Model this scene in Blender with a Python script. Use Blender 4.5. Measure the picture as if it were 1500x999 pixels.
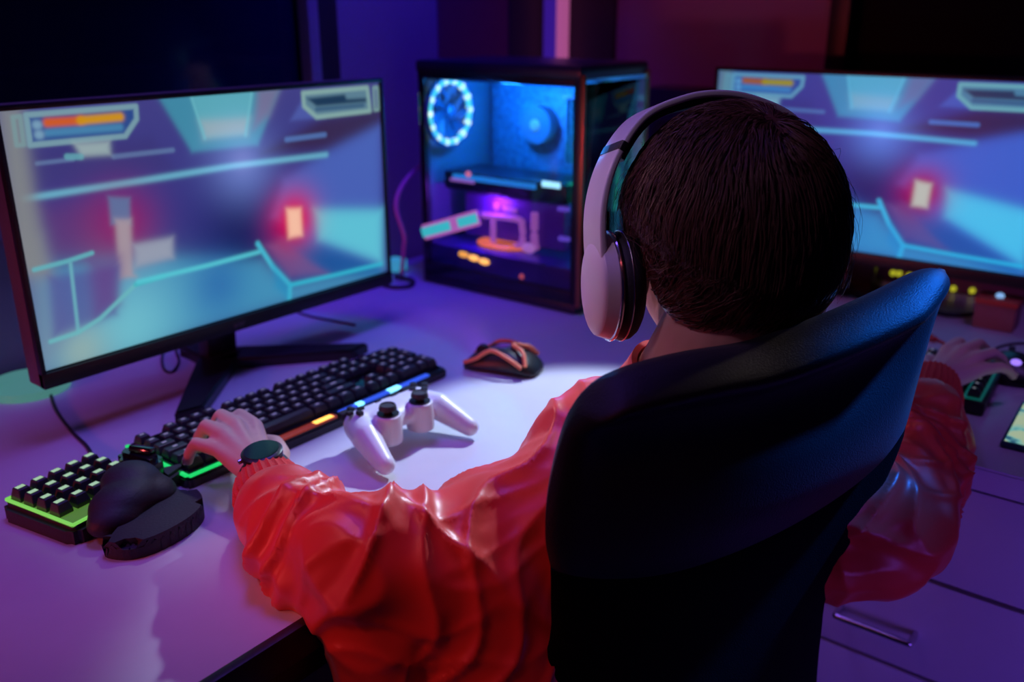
import bpy, bmesh, math, random
import numpy as np
from mathutils import Vector, Matrix, noise, Euler
random.seed(7); np.random.seed(7)
for o in list(bpy.data.objects): bpy.data.objects.remove(o)
SC = bpy.context.scene; COL = SC.collection; PI = math.pi
def V(*a): return Vector(a)

# ------------------------------------------------------------------ camera
F_PX = 1340.0; PITCH = math.atan((499.5-20.0)/F_PX); YAW = math.radians(37.9)
CAM = V(0, 0, 1.26)
cF = V(math.cos(YAW)*math.cos(PITCH), math.sin(YAW)*math.cos(PITCH), -math.sin(PITCH))
cR = V(math.sin(YAW), -math.cos(YAW), 0); cU = cR.cross(cF)
def ray(u, v): return cF + cR*((u-750)/F_PX) + cU*((499.5-v)/F_PX)
def at(u, v, dep): return CAM + ray(u, v)*dep            # measured pixel + distance -> world point
def atz(u, v, z): d = ray(u, v); return CAM + d*((z-CAM.z)/d.z)
def aty(u, v, y): d = ray(u, v); return CAM + d*(y/d.y)
def atplane(u, v, P, n): d = ray(u, v); return CAM + d*(((P-CAM).dot(n))/d.dot(n))
cd = bpy.data.cameras.new('camera'); cam = bpy.data.objects.new('camera', cd); COL.objects.link(cam)
cam.location = CAM; cam.rotation_euler = (PI/2-PITCH, 0, YAW-PI/2)
cd.sensor_width = 36; cd.lens = F_PX/1500*36; cd.clip_start = .02
cd.dof.use_dof = True; cd.dof.focus_distance = .86; cd.dof.aperture_fstop = 3.4
SC.camera = cam
# ------------------------------------------------------------------ world, lights, exposure
SC.view_settings.view_transform = 'Standard'; SC.view_settings.look = 'None'
SC.view_settings.exposure = 0; SC.view_settings.gamma = 1
w = bpy.data.worlds.new('world'); SC.world = w; w.use_nodes = True
w.node_tree.nodes['Background'].inputs[0].default_value = (.10, .04, .55, 1)
w.node_tree.nodes['Background'].inputs[1].default_value = .02
def lamp(name, kind, loc, target, color, power, size=.2, spot=None, blend=.4, size_y=None):
    l = bpy.data.lights.new(name, kind); l.color = color; l.energy = power
    if kind == 'AREA':
        l.size = size
        if size_y: l.shape = 'RECTANGLE'; l.size_y = size_y
    elif kind != 'SUN': l.shadow_soft_size = size
    if spot: l.spot_size = math.radians(spot); l.spot_blend = blend
    o = bpy.data.objects.new(name, l); COL.objects.link(o); o.location = loc
    o.rotation_euler = (Vector(target)-Vector(loc)).to_track_quat('-Z', 'Y').to_euler()
    return o
lamp('desk_spot_light', 'SPOT', (1.50, .80, 1.52), (.80, .535, .75), (.60, .76, 1.0), 60, .02, 36, .35)
lamp('red_side_light', 'SPOT', (-.62, 1.08, .98), (.55, .92, .76), (1.0, .09, .10), 17, .05, 50, .8)
lamp('magenta_desk_light', 'SPOT', (-.1, 1.25, 2.0), (.55, 1.05, .75), (.36, .12, .85), 10, .15, 50, .9)
lamp('right_desk_fill_light', 'SPOT', (1.45, -.15, 2.1), (1.50, .22, .75), (.38, .14, .9), 11, .15, 42, .9)  # violet spot added to lift the right wing, no fixture there
lamp('violet_overhead_fill', 'SPOT', (.75, .95, 2.2), (.75, .85, .75), (.22, .10, 1.0), 36, .25, 62, .9)  # general violet fill from above, without a fixture
lamp('blue_chair_light', 'SPOT', (1.52, -.36, 2.05), (.885, .165, .975), (.01, .17, 1.0), 360, .05, 11.5, 1.0)
lamp('jacket_back_light', 'SPOT', (-.1, .15, 1.9), (.60, .42, .72), (1.0, .12, .15), 5, .15, 20, .9)
lamp('neck_fill_light', 'SPOT', (.72, 1.22, 1.42), (.75, .42, .97), (1.0, .50, .62), 9, .05, 24, .8)  # unseen pink spot added to brighten the neck
lamp('hand_fill_light', 'SPOT', (1.15, 1.15, 1.75), (.545, .83, .80), (.80, .85, 1.0), 14, .04, 13, .7)  # cool spot added for highlights on the left hand
lamp('head_fill_light', 'SPOT', (-.05, .75, 1.95), (.76, .40, 1.10), (.72, .42, .80), 11, .10, 20, .8)
lamp('head_rim_light', 'SPOT', (1.62, .02, 1.30), (.87, .30, 1.0), (1.0, .80, .62), 22, .04, 13, .6)
lamp('blue_wall_light', 'SPOT', (1.15, .95, 2.2), (1.40, 1.4, 1.1), (.04, .01, 1.0), 48, .1, 60, .9)
lamp('red_wall_light', 'SPOT', (1.40, .85, 2.3), (1.95, .95, 1.2), (1.0, .03, .02), 9, .1, 60, .9)
lamp('jacket_fill_light', 'SPOT', (-.20, .75, 1.75), (.52, .56, .78), (1.0, .24, .22), 12, .15, 22, .8)
lamp('drawer_fill_light', 'SPOT', (.25, -.75, .55), (1.12, .05, .40), (.22, .08, .95), 22, .2, 60, .8)  # low violet fill added to lift the dark drawer fronts

# ------------------------------------------------------------------ materials
def mat(name, col, rough=.5, metal=0., emit=None, es=1., nz=.06, nscale=40., bump=0., bscale=120., coat=0., spec=.5, trans=0., sheen=0.):
    m = bpy.data.materials.new(name); m.use_nodes = True; nt = m.node_tree; b = nt.nodes['Principled BSDF']
    tc = nt.nodes.new('ShaderNodeTexCoord'); n = nt.nodes.new('ShaderNodeTexNoise'); n.inputs['Scale'].default_value = nscale
    nt.links.new(tc.outputs['Object'], n.inputs['Vector'])
    mx = nt.nodes.new('ShaderNodeMix'); mx.data_type = 'RGBA'
    c = Vector(col[:3])
    mx.inputs[6].default_value = (*(c*(1-nz)), 1); mx.inputs[7].default_value = (*[min(1, x*(1+nz)) for x in c], 1)
    nt.links.new(n.outputs[0], mx.inputs[0]); nt.links.new(mx.outputs[2], b.inputs['Base Color'])
    b.inputs['Roughness'].default_value = rough; b.inputs['Metallic'].default_value = metal
    b.inputs['Specular IOR Level'].default_value = spec
    b.inputs['Coat Weight'].default_value = coat; b.inputs['Transmission Weight'].default_value = trans
    b.inputs['Sheen Weight'].default_value = sheen
    if emit:
        b.inputs['Emission Color'].default_value = (*emit, 1); b.inputs['Emission Strength'].default_value = es
    if bump:
        n2 = nt.nodes.new('ShaderNodeTexNoise'); n2.inputs['Scale'].default_value = bscale
        nt.links.new(tc.outputs['Object'], n2.inputs['Vector'])
        bp = nt.nodes.new('ShaderNodeBump'); bp.inputs['Strength'].default_value = bump; bp.inputs['Distance'].default_value = .002
        nt.links.new(n2.outputs[0], bp.inputs['Height']); nt.links.new(bp.outputs[0], b.inputs['Normal'])
    return m
def led(name, col, s): return mat(name, [c*.3 for c in col], .4, emit=col, es=s, nz=.02)
M = dict(
 white_desk=mat('white_desk', (.62, .60, .64), .38, bump=.05, nz=.03), black=mat('black_plastic', (.012, .011, .014), .38, bump=.1),
 wall=mat('painted_wall', (.30, .29, .32), .85, bump=.15, nscale=4), darkwall=mat('dark_panel', (.02, .017, .022), .7, nscale=6),
 floor=mat('pale_floor', (.45, .42, .48), .3, nscale=3, nz=.15), glossblack=mat('gloss_black', (.008, .008, .012), .12, coat=.5),
 rubber=mat('matte_black_rubber', (.016, .015, .022), .62, bump=.2, bscale=300), white=mat('white_plastic', (.74, .72, .76), .35),
 jacket=mat('red_nylon', (.80, .050, .030), .40, bump=.15, bscale=60, sheen=.12, nscale=8, nz=.08), cuff=mat('red_rib_knit', (.72, .045, .03), .8, bump=.6, bscale=500),
 skin=mat('skin', (.66, .42, .32), .5, bump=.15, bscale=90, nscale=14, nz=.1), hair=mat('dark_brown_hair', (.13, .055, .04), .38, nscale=60, nz=.5),
 trousers=mat('dark_trousers', (.02, .02, .03), .8), chairfab=mat('black_chair_fabric', (.006, .007, .011), .5, bump=.35, bscale=700, sheen=.05),
 chairmesh=mat('black_chair_mesh', (.003, .003, .004), .9, bump=.5, bscale=900, spec=.1), metal=mat('brushed_steel', (.55, .53, .56), .25, 1.),
 silver=mat('silver_ring', (.7, .7, .74), .2, 1.), keycap=mat('black_keycap', (.035, .030, .036), .42), legend=mat('pale_key_legend', (.42, .40, .44), .5, emit=(.5, .5, .55), es=.22),
 legend_g=led('lit_key_legend', (.52, .85, .50), .62), glow_g=led('green_underglow', (.25, .8, .12), .75), kb_g=led('green_light_strip', (.01, .75, .15), .9),
 kb_o=led('orange_light_strip', (1., .16, .03), .9), kb_b=led('blue_light_strip', (.04, .13, 1.), .7), kb_hot=led('cyan_light_spot', (.2, .7, 1.), 2.2), kb_hoto=led('amber_light_spot', (1., .45, .08), 2.4),
 orange=mat('orange_rubber', (.85, .22, .10), .5), cable=mat('black_cable', (.02, .015, .03), .5), pinkcable=mat('pink_cable', (.75, .25, .5), .5),
 blueframe=mat('black_case_steel', (.012, .012, .035), .35), copper=mat('copper_trim', (.35, .14, .07), .3, .8),
 board=mat('circuit_board', (.05, .20, .42), .5, nscale=90, nz=.8), redplast=mat('red_plastic', (.5, .05, .05), .5), grey=mat('grey_plastic', (.3, .28, .32), .5),
 teal=led('teal_glow', (.05, .55, .6), .8), fanblade=mat('fan_blade', (.02, .10, .25), .4), whitesole=mat('white_sole', (.6, .6, .62), .6))
def glass(name, tint, mixf, rough=.02):
    m = bpy.data.materials.new(name); m.use_nodes = True; nt = m.node_tree; nt.nodes.clear()
    o = nt.nodes.new('ShaderNodeOutputMaterial'); t = nt.nodes.new('ShaderNodeBsdfTransparent'); g = nt.nodes.new('ShaderNodeBsdfGlossy')
    n = nt.nodes.new('ShaderNodeTexNoise'); n.inputs['Scale'].default_value = 3; mr = nt.nodes.new('ShaderNodeMapRange')
    mr.inputs[3].default_value = rough*.8; mr.inputs[4].default_value = rough*1.2; nt.links.new(n.outputs[0], mr.inputs[0]); nt.links.new(mr.outputs[0], g.inputs['Roughness'])
    t.inputs[0].default_value = (*tint, 1); mx = nt.nodes.new('ShaderNodeMixShader'); fr = nt.nodes.new('ShaderNodeFresnel'); fr.inputs[0].default_value = 1.35
    nt.links.new(fr.outputs[0], mx.inputs[0]); nt.links.new(t.outputs[0], mx.inputs[1]); nt.links.new(g.outputs[0], mx.inputs[2]); nt.links.new(mx.outputs[0], o.inputs[0])
    return m
M['caseglass'] = glass('tinted_case_glass', (.80, .80, .92), .1)
M['frontglass'] = glass('dark_front_glass', (.60, .64, .64), .1)
def darkglass():
    m = mat('night_window_glass', (.004, .004, .03), .10, spec=.5, nz=.1); return m
M['night'] = darkglass()
m = bpy.data.materials.new('screen_picture'); m.use_nodes = True; nt = m.node_tree; b = nt.nodes['Principled BSDF']
a = nt.nodes.new('ShaderNodeVertexColor'); a.layer_name = 'picture'
nt.links.new(a.outputs[0], b.inputs['Emission Color']); b.inputs['Emission Strength'].default_value = 1.0
b.inputs['Base Color'].default_value = (.01, .01, .01, 1); b.inputs['Roughness'].default_value = .35
M['screen'] = m

# ------------------------------------------------------------------ helpers
def link(name, me, m, parent=None, smooth=True, angle=40):
    o = bpy.data.objects.new(name, me); COL.objects.link(o)
    ms = m if isinstance(m, (list, tuple)) else [m]
    for k in ms: me.materials.append(M[k] if isinstance(k, str) else k)
    if smooth:
        me.shade_smooth()
        try: me.set_sharp_from_angle(angle=math.radians(angle))
        except Exception: pass
    if parent: o.parent = parent
    return o
def build(name, bm, m, parent=None, smooth=True, angle=40):
    bmesh.ops.recalc_face_normals(bm, faces=bm.faces)
    me = bpy.data.meshes.new(name); bm.to_mesh(me); bm.free()
    return link(name, me, m, parent, smooth, angle)
def thing(name, label, cat, loc=(0, 0, 0), rz=0, group=None):
    o = bpy.data.objects.new(name, None); COL.objects.link(o); o.location = loc; o.rotation_euler = (0, 0, rz); o.empty_display_size = .05
    return tag(o, label, cat, group)
def tag(o, label, cat, group=None):
    o['label'] = label; o['category'] = cat
    if group: o['group'] = group
    return o
def struct(o): o['kind'] = 'structure'; return o
def NB(): return bmesh.new()
def box(bm, c, s, rot=None, bev=0., seg=2, taper=None, mi=0):
    r = bmesh.ops.create_cube(bm, size=1); vs = r['verts']
    R = (Euler(rot).to_matrix().to_4x4() if rot else Matrix())
    for v in vs:
        if taper and v.co.z > 0: v.co.x *= taper; v.co.y *= taper
        v.co = Vector((v.co.x*s[0], v.co.y*s[1], v.co.z*s[2]))
    fs = list({f for v in vs for f in v.link_faces})
    if bev > 0:
        es = list({e for v in vs for e in v.link_edges})
        rr = bmesh.ops.bevel(bm, geom=es, offset=bev, segments=seg, affect='EDGES', profile=.6)
        vs = list({v for f in rr['faces'] for v in f.verts} | {v for v in vs if v.is_valid})
        fs = list({f for v in vs for f in v.link_faces})
    for f in fs: f.material_index = mi
    bmesh.ops.transform(bm, matrix=Matrix.Translation(Vector(c)) @ R, verts=vs); return vs
def frame_to(a, b):
    d = (b-a); q = d.to_track_quat('Z', 'Y'); return Matrix.Translation(a) @ q.to_matrix().to_4x4(), d.length
def cyl(bm, a, b, r1, r2=None, n=20, caps=True):
    a, b = Vector(a), Vector(b); Mx, L = frame_to(a, b); r2 = r1 if r2 is None else r2
    rings = []
    for z, r in ((0, r1), (L, r2)):
        rings.append([bm.verts.new(Mx @ V(r*math.cos(2*PI*k/n), r*math.sin(2*PI*k/n), z)) for k in range(n)])
    for k in range(n): bm.faces.new((rings[0][k], rings[0][(k+1) % n], rings[1][(k+1) % n], rings[1][k]))
    if caps: bm.faces.new(rings[0][::-1]); bm.faces.new(rings[1])
def ell(bm, c, r, Rm=None, seg=24, ring=16):
    rr = bmesh.ops.create_uvsphere(bm, u_segments=seg, v_segments=ring, radius=1)
    Mx = Matrix.Translation(Vector(c)) @ (Rm.to_4x4() if Rm else Matrix()) @ Matrix.Diagonal((*r, 1))
    bmesh.ops.transform(bm, matrix=Mx, verts=rr['verts'])
def cap(bm, a, b, ra, rb, n=16):
    cyl(bm, a, b, ra, rb, n); ell(bm, a, (ra,)*3, seg=n, ring=10); ell(bm, b, (rb,)*3, seg=n, ring=10)
def chain(bm, pts, n=16):
    for (p, r), (q, s) in zip(pts, pts[1:]): cap(bm, Vector(p), Vector(q), r, s, n)
def spline(pts, k=8):
    P = [Vector(p) for p in pts]; P = [P[0]*2-P[1]] + P + [P[-1]*2-P[-2]]; out = []
    for i in range(1, len(P)-2):
        for j in range(k):
            t = j/k; a, b, c, d = P[i-1], P[i], P[i+1], P[i+2]
            out.append(.5*((2*b)+(c-a)*t+(2*a-5*b+4*c-d)*t*t+(3*b-a-3*c+d)*t**3))
    out.append(P[-2]); return out
def sweep(bm, path, prof, up=V(0, 0, 1), closed=False, scales=None):
    """prof: list of (side, up) offsets; swept along path"""
    rings = []; n = len(path)
    for i, p in enumerate(path):
        d = (path[(i+1) % n]-path[i-1]) if closed else (path[min(i+1, n-1)]-path[max(i-1, 0)]); d.normalize()
        s = d.cross(up)
        if s.length < 1e-4: s = d.cross(V(0, 1, 0))
        s.normalize(); u = s.cross(d); sc = scales[i] if scales else 1
        rings.append([bm.verts.new(p+s*a*sc+u*b*sc) for a, b in prof])
    m_ = len(prof)
    for i in range(n if closed else n-1):
        A, B = rings[i], rings[(i+1) % n]
        for k in range(m_): bm.faces.new((A[k], A[(k+1) % m_], B[(k+1) % m_], B[k]))
    if not closed: bm.faces.new(rings[0][::-1]); bm.faces.new(rings[-1])
def circ(r, n=10): return [(r*math.cos(2*PI*k/n), r*math.sin(2*PI*k/n)) for k in range(n)]
def tube(bm, pts, r, k=8, n=10): sweep(bm, spline(pts, k), circ(r, n))
def torus(bm, c, R_, r, Rm, n=48, m_=12):
    path = [Vector(c)+Rm @ V(R_*math.cos(2*PI*k/n), R_*math.sin(2*PI*k/n), 0) for k in range(n)]
    sweep(bm, path, circ(r, m_), up=Rm @ V(0, 0, 1), closed=True)
def prism(bm, pts, z0, z1, bev=0., seg=2, mi=0):
    lo = [bm.verts.new((p[0], p[1], z0)) for p in pts]; hi = [bm.verts.new((p[0], p[1], z1)) for p in pts]; n = len(pts)
    f1 = bm.faces.new(lo[::-1]); f2 = bm.faces.new(hi); fs = [f1, f2]
    for k in range(n): fs.append(bm.faces.new((lo[k], lo[(k+1) % n], hi[(k+1) % n], hi[k])))
    for f in fs: f.material_index = mi
    if bev: bmesh.ops.bevel(bm, geom=list(set(f2.edges)|{e for v in hi for e in v.link_edges}), offset=bev, segments=seg, affect='EDGES')
def remesh(bm, voxel, smooth=6, fac=.5):
    """union of overlapping closed shapes -> one continuous surface"""
    me = bpy.data.meshes.new('tmp'); bm.to_mesh(me); bm.free(); o = bpy.data.objects.new('tmp', me); COL.objects.link(o)
    r = o.modifiers.new('r', 'REMESH'); r.mode = 'VOXEL'; r.voxel_size = voxel
    if smooth:
        s = o.modifiers.new('s', 'SMOOTH'); s.iterations = smooth; s.factor = fac
    dg = bpy.context.evaluated_depsgraph_get(); dg.update()
    out = bpy.data.meshes.new_from_object(o.evaluated_get(dg)); bpy.data.objects.remove(o); return out
def displace(me, fn):
    n = len(me.vertices); co = np.empty(n*3); me.vertices.foreach_get('co', co); co = co.reshape(-1, 3)
    no = np.empty(n*3); me.vertices.foreach_get('normal', no); no = no.reshape(-1, 3)
    for i in range(n): co[i] += fn(Vector(co[i]), Vector(no[i]))
    me.vertices.foreach_set('co', co.ravel()); me.update()
def joinmesh(list_me):
    bm = NB()
    for me in list_me: bm.from_mesh(me)
    return bm
DZ = .75
#@@SETTING
# ------------------------------------------------------------------ setting
bm = NB(); box(bm, (.6, 0, -.02), (4.6, 4.4, .04)); struct(build('floor', bm, 'floor'))
bm = NB(); box(bm, (.6, 0, 2.43), (4.6, 4.4, .04)); struct(build('ceiling', bm, 'wall'))
WX0, WX1, WZ0, WZ1 = -.9, 1.19, .95, 2.1      # window opening in the left wall
bm = NB()
box(bm, ((WX1+2.01)/2, 1.43, 1.2), (2.01-WX1, .06, 2.4)); box(bm, ((-1.6+WX0)/2, 1.43, 1.2), (WX0+1.6, .06, 2.4))
box(bm, ((WX0+WX1)/2, 1.43, WZ0/2), (WX1-WX0, .06, WZ0)); box(bm, ((WX0+WX1)/2, 1.43, (WZ1+2.4)/2), (WX1-WX0, .06, 2.4-WZ1))
struct(build('wall_left', bm, 'wall', smooth=False))
win = struct(bpy.data.objects.new('window_1', None)); COL.objects.link(win); win.location = (WX0, 1.43, WZ0)
def wpart(name, c, s, m_, par, bev=.002):
    bm = NB(); box(bm, c, s, bev=bev); o = build(name, bm, m_, par); o.matrix_parent_inverse = Matrix.Translation(-par.location); return o
for c, s in (((WX1-.012, 1.392, (WZ0+WZ1)/2), (.024, .03, WZ1-WZ0+.05)), ((WX0+.02, 1.392, (WZ0+WZ1)/2), (.04, .03, WZ1-WZ0+.05)), (((WX0+WX1)/2, 1.392, WZ0+.02), (WX1-WX0, .03, .04)), (((WX0+WX1)/2, 1.392, WZ1-.02), (WX1-WX0, .03, .04)), ((.1, 1.395, (WZ0+WZ1)/2), (.04, .024, WZ1-WZ0))):
    wpart('window_frame', c, s, 'grey', win)
wpart('pane', ((WX0+WX1)/2, 1.425, (WZ0+WZ1)/2), (WX1-WX0, .008, WZ1-WZ0), 'night', win, 0)
bm = NB(); box(bm, (WX1+.03, 1.393, 1.45), (.05, .012, 1.3), bev=.002); struct(build('frame_shadow_strip', bm, 'darkwall'))  # dark strip stands in for the window frame's shadow on the wall
# right wall with a second dark window
Y1 = .695
bm = NB(); box(bm, (1.98, (1.4+Y1)/2, 1.2), (.06, 1.4-Y1, 2.4)); box(bm, (1.98, (Y1-1.6)/2, .5), (.06, Y1+1.6, 1.0)); box(bm, (1.98, (Y1-1.6)/2, 2.25), (.06, Y1+1.6, .3)); box(bm, (1.98, -1.3, 1.55), (.06, .6, 1.1))
struct(build('wall_right', bm, 'wall', smooth=False))
win2 = struct(bpy.data.objects.new('window_2', None)); COL.objects.link(win2); win2.location = (1.98, Y1, 1.0)
for c, s in (((1.945, Y1-.02, 1.55), (.03, .04, 1.1)), ((1.945, -.98, 1.55), (.03, .04, 1.1)), ((1.945, -.15, 1.02), (.03, 1.64, .04)), ((1.945, -.15, 2.08), (.03, 1.64, .04))):
    wpart('window_frame', c, s, 'black', win2)
wpart('pane', (1.985, -.15, 1.55), (.008, 1.69, 1.1), mat('dark_blind_glass', (.004, .004, .010), .6, spec=.1), win2, 0)
# dark corner panels either side of the tube
bm = NB(); box(bm, (1.86, 1.393, 1.2), (.17, .014, 2.4)); box(bm, (1.943, 1.30, 1.2), (.014, .19, 2.4)); struct(build('trim_2', bm, 'darkwall'))
bm = NB(); box(bm, (1.655, 1.395, 1.2), (.235, .010, 2.4)); struct(build('maroon_sheet', bm, mat('maroon_panel', (.16, .03, .07), .7)))  # thin maroon sheet over the left wall near the corner
t = thing('light_tube', 'pink glowing vertical light tube standing in the dark corner behind the computer', 'lamp', (1.895, 1.335, DZ))
bm = NB(); cyl(bm, (0, 0, .03), (0, 0, 1.5), .026, n=24); build('tube', bm, led('pink_tube_light', (.80, .17, .50), .42), t)
bm = NB(); cyl(bm, (0, 0, 0), (0, 0, .03), .032, n=24); build('base', bm, 'black', t)
bm = NB(); box(bm, (-.034, 0, .78), (.012, .03, 1.5), bev=.002); build('side_channel', bm, led('violet_side_light', (.12, .03, .75), .25), t)

# ------------------------------------------------------------------ desk (one L-shaped desk)
t = thing('corner_desk', 'white L-shaped corner desk with a black front rail under everything', 'desk', (0, 0, 0))
bm = NB(); prism(bm, [(-.62, .572), (1.118, .572), (1.118, -.75), (1.93, -.75), (1.93, 1.385), (-.62, 1.385)], DZ-.032, DZ, .003); build('desktop', bm, 'white_desk', t)
bm = NB(); box(bm, (.24, .582, DZ-.032-.016), (1.72, .024, .032), bev=.003); build('front_rail', bm, 'black', t)
bm = NB(); box(bm, (.24, .5665, DZ-.016), (1.72, .011, .034), bev=.002); build('edge_strip', bm, 'black', t)
for x, y in ((-.56, .62), (-.56, 1.33), (1.86, 1.33), (1.86, -.68), (1.20, .52)):
    bm = NB(); box(bm, (x, y, (DZ-.032)/2), (.05, .05, DZ-.032), bev=.004); build('leg', bm, 'black', t)

# drawer cabinet under right wing
t = thing('drawer_cabinet', 'white cabinet with three drawers and bar handles under the right desk wing', 'cabinet', (1.14, -.10, 0))
bm = NB(); box(bm, (.26, 0, .355), (.50, .90, .66), bev=.003); build('body', bm, 'white_desk', t)
for k, (z0, z1) in enumerate(((.571, .709), (.422, .565), (.273, .416), (.03, .267))):
    bm = NB(); box(bm, (0, 0, (z0+z1)/2), (.018, .90, z1-z0), bev=.0025); d = build('drawer', bm, 'white_desk', t)
    zc = z1-.082
    bm = NB(); tube(bm, [(-.008, .398, zc), (-.032, .398, zc), (-.036, .392, zc), (-.036, .350, zc), (-.036, .306, zc), (-.032, .300, zc), (-.008, .300, zc)], .0045, 6, 10)
    build('handle', bm, 'metal', d)

#@@SCREEN
# ------------------------------------------------------------------ screen picture as a colour grid
SX0, SX1, SZ0, SZ1 = .476, 1.066, .845, 1.158
def suv(px, py): p = aty(px, py, 1.10); return ((p.x-SX0)/(SX1-SX0), (SZ1-p.z)/(SZ1-SZ0))
def c1(x, y): return (x/2.497, y/2.497)
def c2(x, y): return (x/2.497, y/2.497+380)
GW, GH = 420, 222
gx, gy = np.meshgrid((np.arange(GW)+.5)/GW, (np.arange(GH)+.5)/GH)
asp = GW/GH
def lin(c): c = np.array(c, float)/255.; return np.where(c <= .04045, c/12.92, ((c+.055)/1.055)**2.4)
img = np.zeros((GH, GW, 3))
def poly_d(pts):
    """signed distance (in units of screen height), negative inside"""
    P = np.array(pts, float)*[asp, 1]; X = gx*asp; Y = gy; d = np.full(X.shape, 1e9); ins = np.zeros(X.shape, bool); n = len(P)
    for i in range(n):
        a, b = P[i], P[(i+1) % n]; e = b-a; wx, wy = X-a[0], Y-a[1]
        t_ = np.clip((wx*e[0]+wy*e[1])/max(1e-9, e@e), 0, 1); d = np.minimum(d, np.hypot(wx-e[0]*t_, wy-e[1]*t_))
        c = (a[1] <= Y) != (b[1] <= Y); xi = a[0]+(Y-a[1])/(b[1]-a[1]+1e-12)*e[0]; ins ^= c & (X < xi)
    return np.where(ins, -d, d)
def line_d(pts):
    P = np.array(pts, float)*[asp, 1]; X = gx*asp; Y = gy; d = np.full(X.shape, 1e9)
    for a, b in zip(P, P[1:]):
        e = b-a; wx, wy = X-a[0], Y-a[1]; t_ = np.clip((wx*e[0]+wy*e[1])/(e@e), 0, 1); d = np.minimum(d, np.hypot(wx-e[0]*t_, wy-e[1]*t_))
    return d
def put(mask, col, add=False):
    global img
    m_ = mask[..., None]; c = lin(col); img = img+m_*c if add else img*(1-m_)+c*m_
def PF(pts, col, al=1., soft=.006): put(al/(1+np.exp(np.clip(poly_d(pts)/soft*2, -30, 30))), col)
def PL(pts, col, wd=.008, al=1., soft=.004): put(al/(1+np.exp(np.clip((line_d(pts)-wd)/soft*2, -30, 30))), col)
def GL(c, r, col, al=1., add=True): put(al*np.exp(-(((gx-c[0])*asp)**2+(gy-c[1])**2)/r**2), col, add)
A = lambda *q: [suv(*c1(x, y)) for x, y in q]
B = lambda *q: [suv(*c2(x, y)) for x, y in q]
# base gradient
put(np.ones((GH, GW)), (58, 58, 118))
put(np.clip(1-gy*1.8, 0, 1)*.8, (74, 72, 124))
PF(A((1180, 430), (1395, 395), (1395, 455), (1205, 550), (960, 560)), (52, 36, 60), .9, .03)
GL(A((880, 860))[0], .22, (26, 28, 76), .95, False)
PF(A((100, 535), (560, 500), (640, 620), (90, 690)), (62, 60, 110), .8, .03)
PF(A((150, 760), (360, 730), (400, 950), (170, 960)), (88, 62, 110), .8, .05)
# floor
PF(B((130, 30), (600, -10), (960, 0), (1065, 95), (1395, 20), (1395, 60), (150, 420)), (92, 150, 180), .85, .04)
GL(B((480, 250))[0], .24, (140, 200, 205), .6, False); GL(B((800, 90))[0], .15, (50, 84, 150), .55, False); GL(B((300, 330))[0], .12, (150, 170, 165), .8, False)
PF(B((60, -80), (150, -80), (270, 260), (180, 420), (130, 400)), (120, 132, 150), .6, .04)
# right wall light surface
PF(A((1395, 455), (1210, 550), (1040, 655), (1000, 790), (1130, 900), (1395, 980)), (92, 110, 178), .8, .03)
PF(A((1150, 765), (1400, 765), (1400, 965), (1280, 920), (1165, 880)), (118, 190, 205), .95, .03)
PF(A((1030, 870), (1130, 870), (1395, 970), (1395, 1010), (1100, 1000)), (52, 96, 150), .7, .03)
PF(A((975, 895), (1030, 880), (1200, 999), (1060, 1010)), (112, 88, 130), .8, .02)
# ceiling lamp
PF(A((580, 350), (1030, 315), (945, 530), (705, 555)), (84, 140, 160), .85, .012)
PF(A((945, 325), (1030, 315), (990, 420), (930, 470)), (120, 106, 136), .8, .02)
PF(A((700, 345), (930, 325), (905, 490), (750, 505)), (108, 164, 176), .9, .012)
PF(A((735, 440), (915, 430), (905, 490), (750, 505)), (150, 164, 170), .9, .02)
PL(A((925, 325), (900, 495)), (120, 176, 186), .006, .8); PL(A((700, 345), (752, 505)), (120, 176, 186), .006, .8)
PF(A((1065, 440), (1110, 360), (1120, 400), (1190, 430)), (90, 100, 160), .8, .01)
# lines
PL(A((95, 725), (520, 660), (860, 605), (1195, 565)), (118, 170, 190), .012, .95, .008)
PL(A((420, 572), (635, 548)), (105, 125, 160), .01, .7); PL(A((140, 597), (270, 582)), (105, 125, 160), .008, .7); PL(A((1050, 510), (1190, 492)), (96, 120, 170), .012, .8)
GL(A((890, 600))[0], .17, (120, 140, 185), .62, True); GL(A((890, 585))[0], .06, (80, 70, 80), .5, True)
# left pale curtain of light
PF(A((-10, 380), (85, 385), (130, 700), (190, 1010), (60, 1010)), (126, 130, 132), .95, .03)
# red lamps
GL(A((450, 820))[0], .15, (150, 50, 90), .65, False); GL(A((1078, 800))[0], .13, (215, 50, 60), .85, False)
PF(A((1050, 762), (1102, 760), (1108, 860), (1058, 870)), (235, 190, 170), 1, .012)
PF(A((400, 718), (478, 722), (482, 820), (410, 820)), (98, 116, 150), .9, .01)
PF([*A((425, 800), (482, 800), (490, 1000)), *B((500, 60), (440, 70))], (160, 148, 156), .95, .012)
PF(A((490, 892), (635, 866), (637, 942), (500, 975)), (150, 156, 170), .95, .015)
# left lower box lines
PF(B((180, 60), (440, 20), (430, 200), (200, 280)), (84, 84, 140), .8, .02); PF(B((330, 0), (440, -10), (440, 160), (350, 210)), (98, 66, 120), .7, .03)
PL(B((130, 36), (250, 5), (340, -25)), (110, 170, 178), .009, .9); PL(B((262, 15), (290, 260)), (118, 170, 180), .007, .9); PL(B((190, 298), (290, 265), (370, 215), (500, 90)), (118, 175, 180), .009, .9)
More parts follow.
